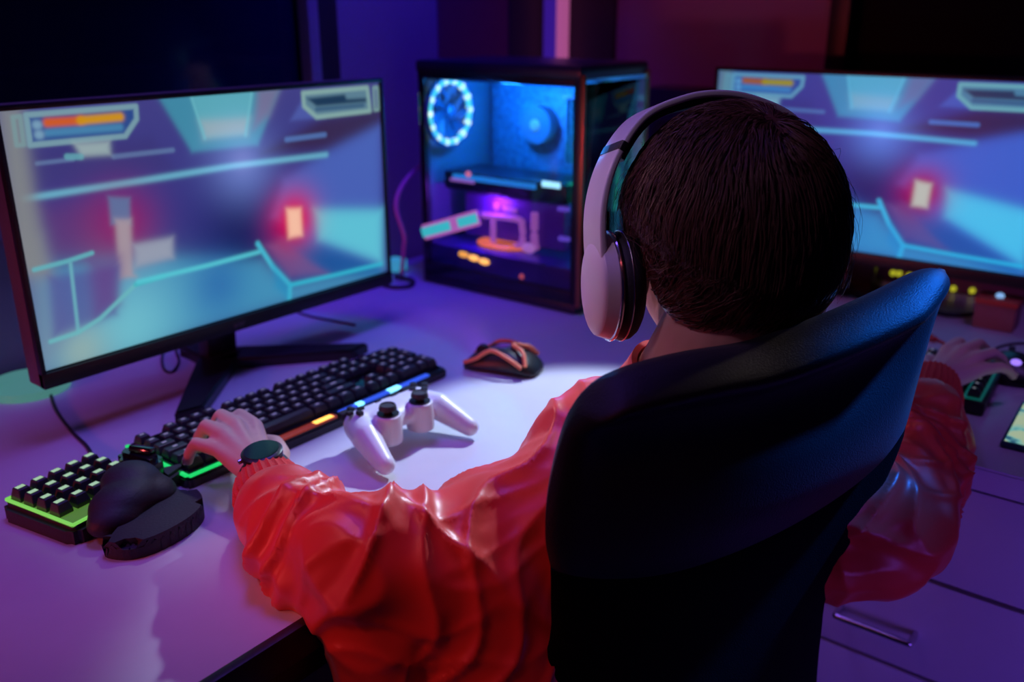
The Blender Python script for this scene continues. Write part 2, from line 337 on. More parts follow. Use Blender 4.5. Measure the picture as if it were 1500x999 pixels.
# teal neon lines
PL(B((500, 90), (600, 60)), (90, 170, 180), .01, .9); PL([*B((510, 80)), *A((760, 970), (950, 920))], (110, 190, 200), .01, .95, .006)
PL([*A((945, 890), (1000, 975)), *B((1062, 92), (1060, 150))], (100, 180, 200), .012, .95, .006); PL(B((1065, 92), (1230, 55), (1395, 15)), (90, 176, 196), .010, .95, .006)
PF(B((1000, 20), (1062, 92), (1060, 150), (1010, 100)), (70, 140, 180), .6, .02)
# left status panel
HUD = A((100, 420), (500, 388), (503, 435), (462, 497), (115, 530))
PF(HUD, (56, 78, 130), .9); PL(HUD+[HUD[0]], (124, 152, 162), .011, .95)
PL(A((178, 448), (300, 440)), (190, 100, 70), .017, 1, .008); PL(A((300, 440), (442, 427)), (190, 142, 72), .017, 1, .008); PL(A((180, 485), (442, 465)), (88, 132, 165), .014, .9, .008)
PL(A((138, 456), (142, 456)), (130, 160, 180), .016, .9, .008); PL(A((146, 492), (150, 492)), (130, 160, 180), .016, .9, .008)
L_ = A((52, 428), (78, 425), (92, 528), (66, 530)); PL(L_+[L_[0]], (122, 146, 150), .009, .9)
PF(A((272, 522), (405, 514), (408, 565), (300, 572)), (152, 168, 170), .95, .012); PL(A((250, 572), (300, 572)), (110, 160, 170), .012, .8)
HR = A((1110, 340), (1345, 320), (1355, 405), (1160, 428), (1114, 388))
PF(HR, (100, 128, 140), .9); PL(HR+[HR[0]], (136, 164, 160), .011, .95)
PF(A((1125, 360), (1262, 345), (1270, 362), (1340, 358), (1342, 372), (1160, 388)), (28, 46, 70), .95); PL(A((1160, 400), (1330, 385)), (60, 84, 110), .009, .9)
R_ = A((1368, 320), (1382, 319), (1386, 400), (1372, 402)); PL(R_+[R_[0]], (130, 160, 156), .008, .9)
lum = img.mean(-1, keepdims=True); img = np.clip(lum+1.28*(img-lum), 0, 1.2)
def screen_mesh(W, H, col):
    nx, ny = GW+1, GH+1
    X, Z = np.meshgrid(np.linspace(0, W, nx), np.linspace(H, 0, ny)); co = np.stack([X, np.zeros_like(X), Z], -1).reshape(-1, 3)
    idx = np.arange(nx*ny).reshape(ny, nx); fa = np.stack([idx[:-1, :-1], idx[1:, :-1], idx[1:, 1:], idx[:-1, 1:]], -1).reshape(-1, 4)
    me = bpy.data.meshes.new('screen'); me.vertices.add(len(co)); me.vertices.foreach_set('co', co.ravel())
    me.loops.add(fa.size); me.loops.foreach_set('vertex_index', fa.ravel()); me.polygons.add(len(fa)); me.polygons.foreach_set('loop_start', np.arange(0, fa.size, 4)); me.update(calc_edges=True)
    at_ = me.color_attributes.new('picture', 'FLOAT_COLOR', 'CORNER'); c4 = np.ones((len(fa), 4)); c4[:, :3] = col.reshape(-1, 3)
    at_.data.foreach_set('color', np.repeat(c4, 4, axis=0).ravel()); me.validate(); return me
SM = screen_mesh(SX1-SX0, SZ1-SZ0, img)
img2 = np.clip(img*np.array([.50, .95, 1.25]), 0, 1)
def monitor(loc, rz, label, sm, tilt=0, feet=True):
    """local: x right across the screen, -y is the viewing side, origin at desk below the screen centre"""
    t = thing('monitor', label, 'monitor', loc, rz); W, Z0, Z1 = .602, .073, .413
    bm = NB(); box(bm, (0, .018, (Z0+Z1)/2), (W, .032, Z1-Z0), bev=.003); build('housing', bm, mat('dark_grey_housing', (.10, .09, .10), .4), t)
    bm = NB(); box(bm, (0, .042, (Z0+Z1)/2+.01), (W*.55, .03, (Z1-Z0)*.55), bev=.01); build('rear_cover', bm, 'black', t)
    fb = NB()
    for c, s in (((0, -.001, Z0+.010), (W, .012, .020)), ((0, -.0005, Z1-.003), (W, .010, .006)), ((-W/2+.003, -.0005, (Z0+Z1)/2), (.006, .010, Z1-Z0)), ((W/2-.003, -.0005, (Z0+Z1)/2), (.006, .010, Z1-Z0))): box(fb, c, s, bev=.001)
    build('bezel', fb, 'black', t)
    o = link('screen', sm.copy(), 'screen', t, smooth=False); o.location = (-(SX1-SX0)/2, -.0012, SZ0-DZ)
    o.data.materials.clear(); o.data.materials.append(M['screen'])
    bm = NB(); box(bm, (0, .068, .14), (.052, .026, .272), rot=(.06, 0, 0), bev=.004); build('pole', bm, 'black', t)
    bm = NB(); box(bm, (0, .052, .24), (.09, .03, .09), bev=.004); build('mount', bm, 'black', t)
    for sx in (-1, 1):
        bm = NB(); prism(bm, [(sx*-.022, .10), (sx*.03, .085), (sx*.175, -.075), (sx*.135, -.082), (sx*-.02, .045)][::(1 if sx > 0 else -1)], 0, .016, .003); build('foot', bm, 'black', t)
    bm = NB(); prism(bm, [(-.03, .05), (.03, .05), (.022, .15), (-.022, .15)], 0, .017, .003); build('foot', bm, 'black', t)
    return t
tl = monitor((.769, 1.10, DZ), 0, 'large black monitor on the left beside the computer, showing a neon game scene', SM)
bl = aty(352, 472, 1.09)
tr = monitor((1.70, .520, DZ+.0), -PI/2, 'right-hand black monitor behind the head, showing the same game scene', screen_mesh(SX1-SX0, SZ1-SZ0, img2))
#@@TOWER
# ------------------------------------------------------------------ computer tower: side window faces -X, front faces -Y
TX0, TX1, TY0, TY1, TH = 1.30, 1.517, .87, 1.238, .430
t = thing('computer_tower', 'black computer tower with glass side and a glowing cyan fan ring, in the desk corner', 'computer', ((TX0+TX1)/2, (TY0+TY1)/2, DZ))
hw, hd = (TX1-TX0)/2, (TY1-TY0)/2
def tb(name, c, s, m_, bev=.002, rot=None, par=None):
    bm = NB(); box(bm, c, s, rot, bev); return build(name, bm, m_, par or t)
tb('top_panel', (0, 0, TH-.012), (2*hw+.006, 2*hd+.006, .024), 'blueframe', .008)
tb('bottom_panel', (0, 0, .010), (2*hw, 2*hd, .018), 'blueframe', .003)
inner = mat('glow_tinted_interior', (.10, .16, .30), .5)  # lighter blue base colour stands in for the cyan glow inside
tb('rear_panel', (0, hd-.003, TH/2), (2*hw, .006, TH-.02), inner, .001)
tb('back_plate', (hw-.004, 0, TH/2), (.006, 2*hd, TH-.03), inner, .001)
for y, z, sy, sz in ((-hd+.006, TH/2, .012, TH-.03), (hd-.008, TH/2, .016, TH-.03)): tb('side_post', (-hw+.006, y, z), (.012, sy, sz), 'blueframe', .002)
tb('window_rail', (-hw+.004, 0, TH-.029), (.008, 2*hd-.02, .012), 'blueframe'); tb('window_rail', (-hw+.004, 0, .030), (.008, 2*hd-.02, .024), 'blueframe')
tb('side_glass', (-hw-.003, .0, TH/2-.004), (.003, 2*hd-.012, TH-.05), 'caseglass', .0005)
tb('front_trim', (-hw+.004, -hd-.004, TH/2), (.008, .008, TH-.03), 'copper', .002)
tb('front_trim', (hw-.004, -hd-.004, TH/2), (.008, .008, TH-.03), 'copper', .002)
tb('front_glass', (0, -hd-.006, TH/2-.004), (2*hw-.02, .004, TH-.05), 'frontglass', .001)
for sx in (-1, 1):
    for sy in (-1, 1): tb('rubber_foot', (sx*(hw-.03), sy*(hd-.04), .001), (.03, .05, .002), 'rubber', .001)
def fan(c, Rm, R_, ringmat, dots=None):
    bm = NB(); torus(bm, c, R_, .0058, Rm, 48, 8); rg = build('fan_ring', bm, ringmat, t)
    bm = NB(); torus(bm, c, R_+.008, .0045, Rm, 40, 6); ell(bm, c, (.016, .016, .008), Rm, 16, 8)
    for k in range(9):
        a0 = 2*PI*k/9; P = []
        for rr, da, dz in ((.014, 0, -.004), (R_-.006, .35, -.006), (R_-.006, .80, .006), (.014, .5, .004)): P.append(bm.verts.new(Vector(c)+Rm @ V(rr*math.cos(a0+da), rr*math.sin(a0+da), dz)))
        bm.faces.new(P)
    build('fan', bm, 'fanblade', rg, smooth=False)
    if dots:
        bm = NB()
        for k in range(14):
            a0 = 2*PI*k/14; ell(bm, Vector(c)+Rm @ V(R_*math.cos(a0), R_*math.sin(a0), 0), (.0078,)*3, None, 10, 6)
        build('fan_light_dots', bm, dots, rg)
RY = Matrix.Rotation(PI/2, 3, 'X')            # disc axis along y
RX = Matrix.Rotation(PI/2, 3, 'Y')            # disc axis along x
ring_c = led('cyan_fan_ring', (.10, .80, .80), 1.15); dot_c = led('pale_fan_dots', (.7, 1., .85), 1.5)
fan((-hw+.056, hd-.030, .332), RY, .058, ring_c, dot_c)
grn = led('green_fan_ring', (.02, .55, .28), 1.6)
for z in (.325, .205, .085): fan((0.012, -hd+.022, z), RY, .052, grn)
tb('circuit_board', (hw-.020, .03, .25), (.006, .26, .28), 'board', .001)
bm = NB(); cyl(bm, (hw-.024, .03, .305), (hw-.05, .03, .305), .036, n=28); build('processor_cooler', bm, mat('cooler_face', (.03, .14, .30), .3, emit=(.03, .25, .5), es=.18), t)
bm = NB(); ell(bm, (hw-.052, .03, .305), (.005, .012, .012), None, 16, 8); build('cooler_light', bm, led('cooler_cyan', (.1, .5, .75), .8), t)
for k in range(4): tb('memory_stick', (hw-.045, -.050-.011*k, .30), (.032, .004, .12), 'board', .001); 
tb('memory_light', (hw-.063, -.066, .363), (.004, .05, .006), led('memory_blue', (.04, .2, 1.), .9), .001)
g = tb('graphics_card', (-.018, .010, .205), (.11, .29, .036), 'blueframe', .006)
tb('edge_light', (-.074, .03, .214), (.003, .20, .010), led('blue_card_edge', (.02, .30, .75), .9), .001, par=g)
tb('bright_light', (-.076, -.105, .222), (.004, .040, .011), led('white_cyan_light', (.45, 1., 1.), 1.6), .002, par=g)
tb('violet_light', (-.076, .105, .207), (.003, .06, .006), led('violet_strip', (.6, .25, .8), .6), .001, par=g)
g2 = tb('vertical_card', (-.030, .01, .135), (.02, .24, .085), mat('violet_card', (.10, .03, .30), .4, emit=(.10, .02, .45), es=.12), .004)
def text(name, s, loc, rot, size, m_, par, ext=.0006, bold=0):
    c = bpy.data.curves.new(name, 'FONT'); c.body = s; c.size = size; c.extrude = ext; c.offset = bold; c.align_x = 'CENTER'; c.align_y = 'CENTER'
    o = bpy.data.objects.new(name, c); COL.objects.link(o)
    me = bpy.data.meshes.new_from_object(o.evaluated_get(bpy.context.evaluated_depsgraph_get())); bpy.data.objects.remove(o)
    o = bpy.data.objects.new(name, me); COL.objects.link(o); o.location = loc; o.rotation_euler = rot; me.materials.append(M[m_] if isinstance(m_, str) else m_); o.parent = par; return o
pk = led('pink_violet_glow', (.72, .20, .72), .50)
bm = NB(); ell(bm, (-.042, .048, .158), (.0025, .008, .009), None, 16, 8); build('card_emblem', bm, pk, g2)
tb('card_name_light', (-.042, .015, .156), (.003, .034, .009), pk, .002, par=g2)
bm = NB(); tube(bm, [(-.05, .075, .140), (-.05, -.01, .142), (-.052, -.022, .130), (-.052, -.022, .10), (-.05, 0, .085)], .006); build('coolant_tube', bm, pk, t)
bm = NB(); tube(bm, [(-.05, .05, .138), (-.05, .05, .075)], .006); build('coolant_tube', bm, pk, t)
bm = NB(); tube(bm, [(-.05, -.05, .16), (-.05, -.05, .11), (-.045, -.05, .09)], .007); build('coolant_tube', bm, pk, t)
bm = NB(); ell(bm, (-.055, -.040, .092), (.006, .016, .010), None, 20, 10); build('reservoir_cap', bm, led('pink_cap_glow', (.8, .3, .8), .6), t)
sh = tb('power_supply_shroud', (0, .0, .045), (2*hw-.014, 2*hd-.03, .072), mat('blue_shroud', (.05, .03, .40), .3, coat=.4), .003)
bm = NB(); torus(bm, (-.035, .035, .086), .030, .0115, Matrix.Identity(3), 40, 10); bmesh.ops.scale(bm, vec=(1, 1.45, .45), space=Matrix.Translation((.035, -.035, -.086)), verts=bm.verts); build('orange_ring', bm, led('orange_ring_glow', (1., .20, .06), 1.0), sh)
for k in range(3):
    bm = NB(); ell(bm, (-hw+.006, .082-.026*k, .070-.003*k), (.004, .013, .006), None, 16, 8); build('amber_light', bm, led('amber_glow', (1., .42, .05), 1.5) if k == 0 else 'kb_hoto', sh)
bm = NB(); ell(bm, (-hw+.01, .07, .226), (.004, .006, .006), None, 12, 8); build('red_indicator', bm, led('red_dot', (1., .22, .25), .9), t)
bm = NB(); ell(bm, (-hw+.006, -.06, .050), (.004, .005, .005), None, 12, 8); build('red_indicator', bm, led('red_dot_dim', (1., .15, .15), .6), t)
for y, z in ((-.115, .175), (-.118, .120)): tb('violet_indicator', (-.05, y, z), (.01, .022, .008), led('violet_dot', (.25, .12, .9), .6), .002)
# angled pink bar with teal segments on the glass
bd = tb('angled_bar', (-hw-.010, .100, .128), (.006, .150, .030), pk, .003, rot=(-.33, 0, 0))
for y, L in ((.135, .078), (.054, .05)):
    bm = NB(); box(bm, (-hw-.0135, y, .128+(.100-y)*.34), (.003, L, .018), rot=(-.33, 0, 0), bev=.001); build('teal_segment', bm, 'teal', bd)
def plight(name, loc, col, e, r=.02):
    l = bpy.data.lights.new(name, 'POINT'); l.color = col; l.energy = e; l.shadow_soft_size = r; o = bpy.data.objects.new(name, l); COL.objects.link(o); o.location = loc; return o
plight('tower_blue_light', (TX0+.08, 1.08, DZ+.36), (.02, .38, 1.), 3.2); plight('tower_violet_light', (TX0+.05, 1.10, DZ+.17), (.40, .05, 1.), .7); plight('tower_green_light', (TX0+.11, .93, DZ+.26), (.02, 1., .45), .30)

# cables beside the tower
def lone(name, bm, m_, label, cat, group=None): return tag(build(name, bm, m_), label, cat, group)
bm = NB(); tube(bm, [(1.40, 1.30, .98), aty(596, 262, 1.27), aty(580, 300, 1.26), aty(592, 345, 1.25), (1.27, 1.262, .82), (1.30, 1.30, .753)], .0042); lone('pink_cable', bm, 'pinkcable', 'pink cable arching up beside the left edge of the computer tower', 'cable')
p = atz(575, 388, DZ)
t = thing('glow_lamp', 'small cyan glowing block on the desk between left monitor and tower', 'lamp', (p.x-.03, p.y-.04, DZ)); bm = NB(); box(bm, (0, 0, .014), (.035, .035, .026), bev=.005); build('glow_block', bm, led('cyan_block_glow', (.06, .45, .75), .55), t); bm = NB(); box(bm, (0, 0, .001), (.038, .038, .002)); build('base', bm, 'black', t)
p = atz(598, 386, DZ)
bm = NB(); tube(bm, [(1.262, 1.315, .754), (1.225, 1.29, .754), (1.22, 1.245, .754), (1.245, 1.225, .755), (1.272, 1.243, .757), (1.28, 1.30, .754)], .004); lone('coiled_cable', bm, 'cable', 'dark coiled cable on the desk at the foot of the tower', 'cable')
bm = NB(); tube(bm, [atz(u, v, DZ+.002) for u, v in ((250, 500), (238, 520), (240, 540), (252, 545), (262, 530), (258, 512), (262, 490))], .002); lone('looped_cable', bm, 'cable', 'thin looped cable hanging onto the desk below the left monitor', 'cable')
bm = NB(); tube(bm, [atz(u, v, DZ+.002) for u, v in ((335, 508), (380, 512), (430, 520), (480, 523), (540, 522), (600, 535))], .0018); lone('keyboard_cable', bm, 'cable', 'thin dark cable running behind the keyboard across the desk', 'cable')
bm = NB(); tube(bm, [atz(u, v, DZ+.002) for u, v in ((425, 452), (450, 462), (490, 470), (520, 476))], .0018); lone('thin_cable', bm, 'cable', 'short thin cable on the desk right of the left monitor stand', 'cable')
bm = NB(); tube(bm, [atz(72, 570, DZ+.002), atz(82, 600, DZ+.002), atz(105, 632, DZ+.002), atz(128, 655, DZ+.002), atz(137, 676, DZ+.006)], .0024); lone('keypad_cable', bm, 'cable', 'dark red cable curling from the small gaming keypad up under the monitor', 'cable')
# round lamp at far left
t = thing('round_lamp', 'round teal glowing lamp on the desk at the far left behind the monitor', 'lamp', (.535, 1.30, DZ))
bm = NB(); cyl(bm, (0, 0, 0), (0, 0, .012), .055, n=40); build('base', bm, led('teal_lamp_base', (.12, .42, .36), .45), t)
bm = NB(); cyl(bm, (-.045, .012, .012), (-.045, .012, .06), .010, .008, n=24); build('stem', bm, led('teal_stem', (.03, .35, .35), .4), t)
# loudspeaker behind the tower
t = thing('loudspeaker', 'dark navy loudspeaker standing on the desk between tower and right monitor', 'speaker', (1.75, .93, DZ))
bm = NB(); box(bm, (0, 0, .185), (.10, .125, .366), bev=.008); build('cabinet', bm, mat('navy_cabinet', (.015, .01, .05), .5), t)
for z, r in ((.12, .042), (.28, .024)):
    bm = NB(); cyl(bm, (-.050, 0, z), (-.055, 0, z), r, n=32); ell(bm, (-.054, 0, z), (.006, r*.6, r*.6), None, 20, 10); build('driver', bm, 'rubber', t)

text('bezel_lettering', 'acer', (bl.x-.769, -.0075, .083), (PI/2, 0, 0), .011, mat('grey_lettering', (.16, .13, .15), .4), tl)
#@@KEYBOARD
# ------------------------------------------------------------------ keyboard
KX0, KX1, KY0, KY1 = .502, .944, .856, .994; KW, KD = KX1-KX0, KY1-KY0
t = thing('keyboard', 'long black gaming keyboard with green, orange and blue edge lighting under the left hand', 'keyboard', (KX0, KY0, DZ))
bm = NB(); prism(bm, [(0, .004), (.004, 0), (.115, 0), (.135, -.009), (.31, -.009), (.33, 0), (KW-.004, 0), (KW, .004), (KW, KD-.004), (KW-.004, KD), (.004, KD), (0, KD-.004)], 0, .013, .003); build('base', bm, 'black', t)
bm = NB(); box(bm, (KW/2, KD/2, .0145), (KW-.016, KD-.016, .003)); build('top_plate', bm, 'glossblack', t)
def strip(name, c, s, m_):
    bm = NB(); box(bm, c, s, bev=.0008); build(name, bm, m_, t)
strip('green_light_strip', (.0035, KD/2, .0145), (.005, KD-.012, .003), 'kb_g'); strip('green_light_strip', (.050, .0035, .0145), (.092, .005, .003), 'kb_g')
strip('orange_light_strip', (.165, .0000, .0145), (.11, .011, .003), mat('dim_orange_strip', (.2, .03, .015), .4, emit=(1., .1, .03), es=.18)); strip('amber_spot', (.200, .000, .0150), (.03, .009, .0034), 'kb_hoto')
strip('blue_light_strip', (.315, .002, .0145), (.17, .008, .003), 'kb_b'); strip('cyan_spot', (.330, .0015, .0152), (.022, .009, .0036), 'kb_hot'); strip('cyan_spot', (.265, .0015, .0150), (.012, .008, .0034), 'kb_hot')
strip('logo_light', (.33, .128, .0150), (.035, .006, .003), mat('pale_status', (.3, .3, .5), .4, emit=(.3, .3, .7), es=.4))
U_ = .01905; keymesh = {}
def keycap(wu, du=1, lm='legend', capm='keycap', h=.0105, lw=.006, ld=.0035):
    key = (wu, du, lm, capm)
    if key in keymesh: return keymesh[key]
    W_, D_ = U_*wu-.003, U_*du-.003; bm = NB()
    def q(w_, d_, z): return [bm.verts.new((sx*w_/2, sy*d_/2, z)) for sx, sy in ((-1, -1), (1, -1), (1, 1), (-1, 1))]
    a, b, c = q(W_, D_, 0), q(W_, D_, h*.35), q(W_-.004, D_-.005, h)
    for v in c: v.co.y += .0008
    for r1, r2 in ((a, b), (b, c)):
        for k in range(4): bm.faces.new((r1[k], r1[(k+1) % 4], r2[(k+1) % 4], r2[k]))
    bm.faces.new(c); bm.faces.new(a[::-1]); bmesh.ops.bevel(bm, geom=list({e for v in c for e in v.link_edges}), offset=.0007, segments=1, affect='EDGES')
    n0 = len(bm.faces); lw_ = lw if wu < 1.8 else lw*1.6
    L = [bm.verts.new((sx*lw_/2+(0 if wu < 5 else 99), sy*ld/2+.0015, h+.0003)) for sx, sy in ((-1, -1), (1, -1), (1, 1), (-1, 1))]
    if wu < 5: f = bm.faces.new(L); f.material_index = 1
    else: bmesh.ops.delete(bm, geom=L, context='VERTS')
    me = bpy.data.meshes.new('key'); bm.to_mesh(me); bm.free(); me.materials.append(M[capm]); me.materials.append(M[lm]); keymesh[key] = me; return me
def key(par, x, y, wu=1, z=.016, du=1, **k):
    o = bpy.data.objects.new('key', keycap(wu, du, **k)); COL.objects.link(o); o.parent = par; o.location = (x, y, z); return o
x0, y0 = .010, .014
def row(y, widths, x=0):
    for wd in widths:
        if wd < 0: x += -wd; continue
        key(t, x0+(x+wd/2)*U_, y, wd); x += wd
yy = [y0+U_*(.5+k) for k in range(5)]
nb = -.2
row(yy[4], [1]*13+[2]+[nb]+[1]*3+[nb]+[1]*4); row(yy[3], [1.5]+[1]*12+[1.5]+[nb]+[1]*3+[nb]+[1]*3)
row(yy[2], [1.75]+[1]*11+[2.25]+[nb]+[-3]+[nb]+[1]*3); row(yy[1], [2.25]+[1]*10+[2.75]+[nb]+[-1, 1, -1]+[nb]+[1]*3)
row(yy[0], [1.25]*3+[6.25]+[1.25]*4+[nb]+[1]*3+[nb]+[2, 1]); row(yy[4]+U_*1.12, [1, -1]+[1]*4+[-.5]+[1]*4+[-.5]+[1]*4+[nb]+[1]*3)
for y in (yy[3]-U_/2, yy[1]-U_/2): key(t, x0+(15+.2+3+.2+3.5)*U_, y, 1, du=2)

# ------------------------------------------------------------------ small gaming keypad with palm rest
t = thing('gaming_keypad', 'small black one-handed keypad with green lit keys and domed palm rest at the left', 'keypad', (.410, .907, DZ), math.radians(9))
bm = NB(); prism(bm, [(-.058, -.048), (-.052, -.056), (.056, -.056), (.060, -.05), (.060, .056), (.052, .062), (-.052, .062), (-.060, .055)], 0, .020, .005); build('base', bm, 'rubber', t)
bm = NB(); box(bm, (0, .003, .0205), (.108, .108, .003), bev=.001); build('glow_plate', bm, mat('green_plate', (.03, .05, .02), .4, emit=(.16, .40, .05), es=.45), t)
for c, s in (((-.0535, .003, .0225), (.003, .108, .003)), ((0, -.0515, .0225), (.108, .003, .003)), ((0, .0565, .0225), (.108, .003, .003)), ((.0535, .03, .0225), (.003, .054, .003))):
    bm = NB(); box(bm, c, s, bev=.0008); build('green_edge_light', bm, 'glow_g', t)
for i in range(5):
    for j in range(4):
        key(t, (i-2)*.0212, .044-j*.0212, 1, z=.0225, lm='legend_g', h=.013, lw=.0095, ld=.0062)
bm = NB()
for p_, r_ in (((.004, -.060, .024), (.042, .030, .022)), ((.028, -.040, .030), (.032, .032, .022)), ((-.016, -.070, .018), (.034, .024, .018)), ((.034, -.06, .018), (.03, .03, .020))): ell(bm, p_, r_)
me = remesh(bm, .003, 20); link('palm_rest', me, 'rubber', t)
bm = NB(); prism(bm, [(q.x, q.y) for q in spline([V(a, b, 0) for a, b in [(-.048, -.090), (-.055, -.100), (-.046, -.124), (-.02, -.137), (.02, -.138), (.048, -.126), (.064, -.10), (.060, -.08), (.03, -.066), (-.02, -.076)]], 4)], 0, .020, .008, 3); build('wrist_rest', bm, 'rubber', t)
bm = NB(); prism(bm, [(.048, -.050), (.072, -.046), (.080, .000), (.060, .012), (.046, .004)], .010, .046, .006); build('thumb_module', bm, 'glossblack', t)
bm = NB(); box(bm, (.064, -.02, .049), (.012, .03, .008), rot=(0, .3, .2), bev=.003); build('thumb_switch', bm, 'glossblack', t)
bm = NB(); prism(bm, [(.066, -.052), (.098, -.046), (.104, -.036), (.076, -.020)], .006, .020, .004); build('thumb_paddle', bm, 'rubber', t)

#@@SMALL
# ------------------------------------------------------------------ game controller
t = thing('game_controller', 'white game controller with dark thumbsticks lying before the keyboard', 'controller', (.735, .752, DZ), math.radians(-4))
bm = NB()
chain(bm, [((-.048, .018, .036), .019), ((-.060, -.010, .034), .018), ((-.068, -.045, .020), .0135), ((-.070, -.056, .016), .012)])
chain(bm, [((.048, .018, .036), .019), ((.060, -.010, .034), .018), ((.068, -.045, .020), .0135), ((.070, -.056, .016), .012)])
chain(bm, [((-.048, .016, .038), .0185), ((.048, .016, .038), .0185)]); ell(bm, (0, .010, .040), (.065, .030, .016))
for s in (-1, 1): cyl(bm, (s*.026, -.012, .016), (s*.026, -.012, .053), .0178, .0165)
me = remesh(bm, .0022, 6); link('shell', me, 'white', t)
for s in (-1, 1):
    bm = NB(); cyl(bm, (s*.026, -.012, .050), (s*.026, -.012, .0545), .0135, n=24); cyl(bm, (s*.026, -.012, .054), (s*.026, -.012, .061), .0055, n=16); st = build('thumbstick', bm, 'black', t)
    bm = NB(); cyl(bm, (s*.026, -.012, .060), (s*.026, -.012, .0645), .0112, .0102, n=24); torus(bm, (s*.026, -.012, .0645), .0088, .0013, Matrix.Identity(3), 24, 6); build('stick_cap', bm, 'rubber', st)
    bm = NB(); box(bm, (s*.050, .036, .046), (.026, .012, .012), bev=.004); build('shoulder_button', bm, 'black', t)
for a, b in ((1, 0), (-1, 0), (0, 1), (0, -1)):
    bm = NB(); cyl(bm, (.052+a*.0105, .018+b*.0105, .052), (.052+a*.0105, .018+b*.0105, .0585), .0045, n=16); build('button', bm, 'black', t)
    bm = NB(); box(bm, (-.052+a*.0085, .018+b*.0085, .0565), (.008 if a else .0065, .008 if b else .0065, .005), bev=.001); build('direction_button', bm, 'black', t)
for s in (-1, 1): bm = NB(); box(bm, (s*.013, .022, .055), (.009, .004, .004), bev=.001); build('menu_button', bm, 'black', t)

# ------------------------------------------------------------------ mice
def mouse(loc, rz, label, mb, accent=None, glow=None, sc=1):
    t = thing('computer_mouse', label, 'mouse', loc, rz); t.scale = (sc,)*3
    bm = NB(); prof = [(-.060, .016, .006), (-.054, .030, .018), (-.035, .034, .031), (-.008, .0325, .038), (.022, .030, .033), (.046, .029, .021), (.058, .024, .010), (.061, .014, .004)]
    rings = []
    for y, hw_, h in prof:
        rings.append([bm.verts.new((hw_*math.copysign(abs(math.cos(a))**.75, math.cos(a)), y, max(.001, .001+h*math.sin(a)**.8 if a > 0 and a < PI else .001))) for a in [PI*k/12 for k in range(13)]])
    for r1, r2 in zip(rings, rings[1:]):
        for k in range(12): bm.faces.new((r1[k], r1[k+1], r2[k+1], r2[k]))
        bm.faces.new((r1[0], r2[0], r2[12], r1[12]))
    bm.faces.new(rings[0]); bm.faces.new(rings[-1][::-1]); o = build('shell', bm, mb, t, angle=70)
    s = o.modifiers.new('s', 'SUBSURF'); s.levels = s.render_levels = 2
    bm = NB(); cyl(bm, (-.004, .034, .026), (.004, .034, .026), .0095, n=20); build('scroll_wheel', bm, 'rubber', t)
    if accent:
        for s_ in (-1, 1):
            bm = NB(); pts = [(s_*.034, -.040, .018), (s_*.0315, -.015, .031), (s_*.024, .012, .036), (s_*.0285, .035, .022), (s_*.021, .056, .011)]; tube(bm, pts, .0032); build('orange_stripe', bm, accent, t)
        bm = NB(); tube(bm, [(-.030, -.045, .020), (-.014, -.035, .036), (0, -.015, .0405), (.014, -.035, .036), (.030, -.045, .020)], .0030); build('orange_stripe', bm, accent, t)
    if glow:
        bm = NB(); ell(bm, (.0, -.034, .032), (.008, .007, .005), None, 16, 8); build('logo_light', bm, glow, t)
    return t
c_ = atz(738, 540, DZ)
mouse((c_.x, c_.y, DZ), math.radians(18), 'black mouse with orange stripes on the desk in front of the tower', 'black', 'orange')
c_ = atz(1462, 556, DZ)
mouse((c_.x+.035, c_.y-.01, DZ), math.radians(-75), 'black mouse with a violet light beyond the right hand', 'black', None, led('violet_logo', (.35, .2, 1.), 1.2), .95)
bm = NB(); tube(bm, [atz(u, v, DZ+.003) for u, v in ((1358, 489), (1378, 500), (1400, 510), (1425, 520), (1442, 525))], .002); tube(bm, [atz(u, v, DZ+.006) for u, v in ((1352, 485), (1362, 492), (1370, 497))], .0045); lone('mouse_cable', bm, 'redplast', 'dark red cable plug and lead running to the right-hand mouse', 'cable')
bm = NB(); tube(bm, [atz(u, v, DZ+.002) for u, v in ((1455, 512), (1470, 506), (1490, 503), (1520, 503))], .0018); lone('thin_cable', bm, 'cable', 'thin dark cable behind the right-hand mouse', 'cable')
# number pad under the right hand
t = thing('number_pad', 'black number pad with teal glow under the right hand', 'keypad', (1.355, .262, DZ), math.radians(3))
bm = NB(); box(bm, (0, 0, .010), (.17, .135, .018), bev=.004); build('base', bm, 'black', t)
bm = NB(); box(bm, (0, 0, .0195), (.158, .123, .002)); build('glow_plate', bm, mat('teal_plate', (.01, .04, .04), .4, emit=(.01, .25, .22), es=.22), t)
for i in range(7):
    for j in range(6): key(t, (i-3)*.0215, (j-2.5)*.020, 1, z=.0205, h=.009)
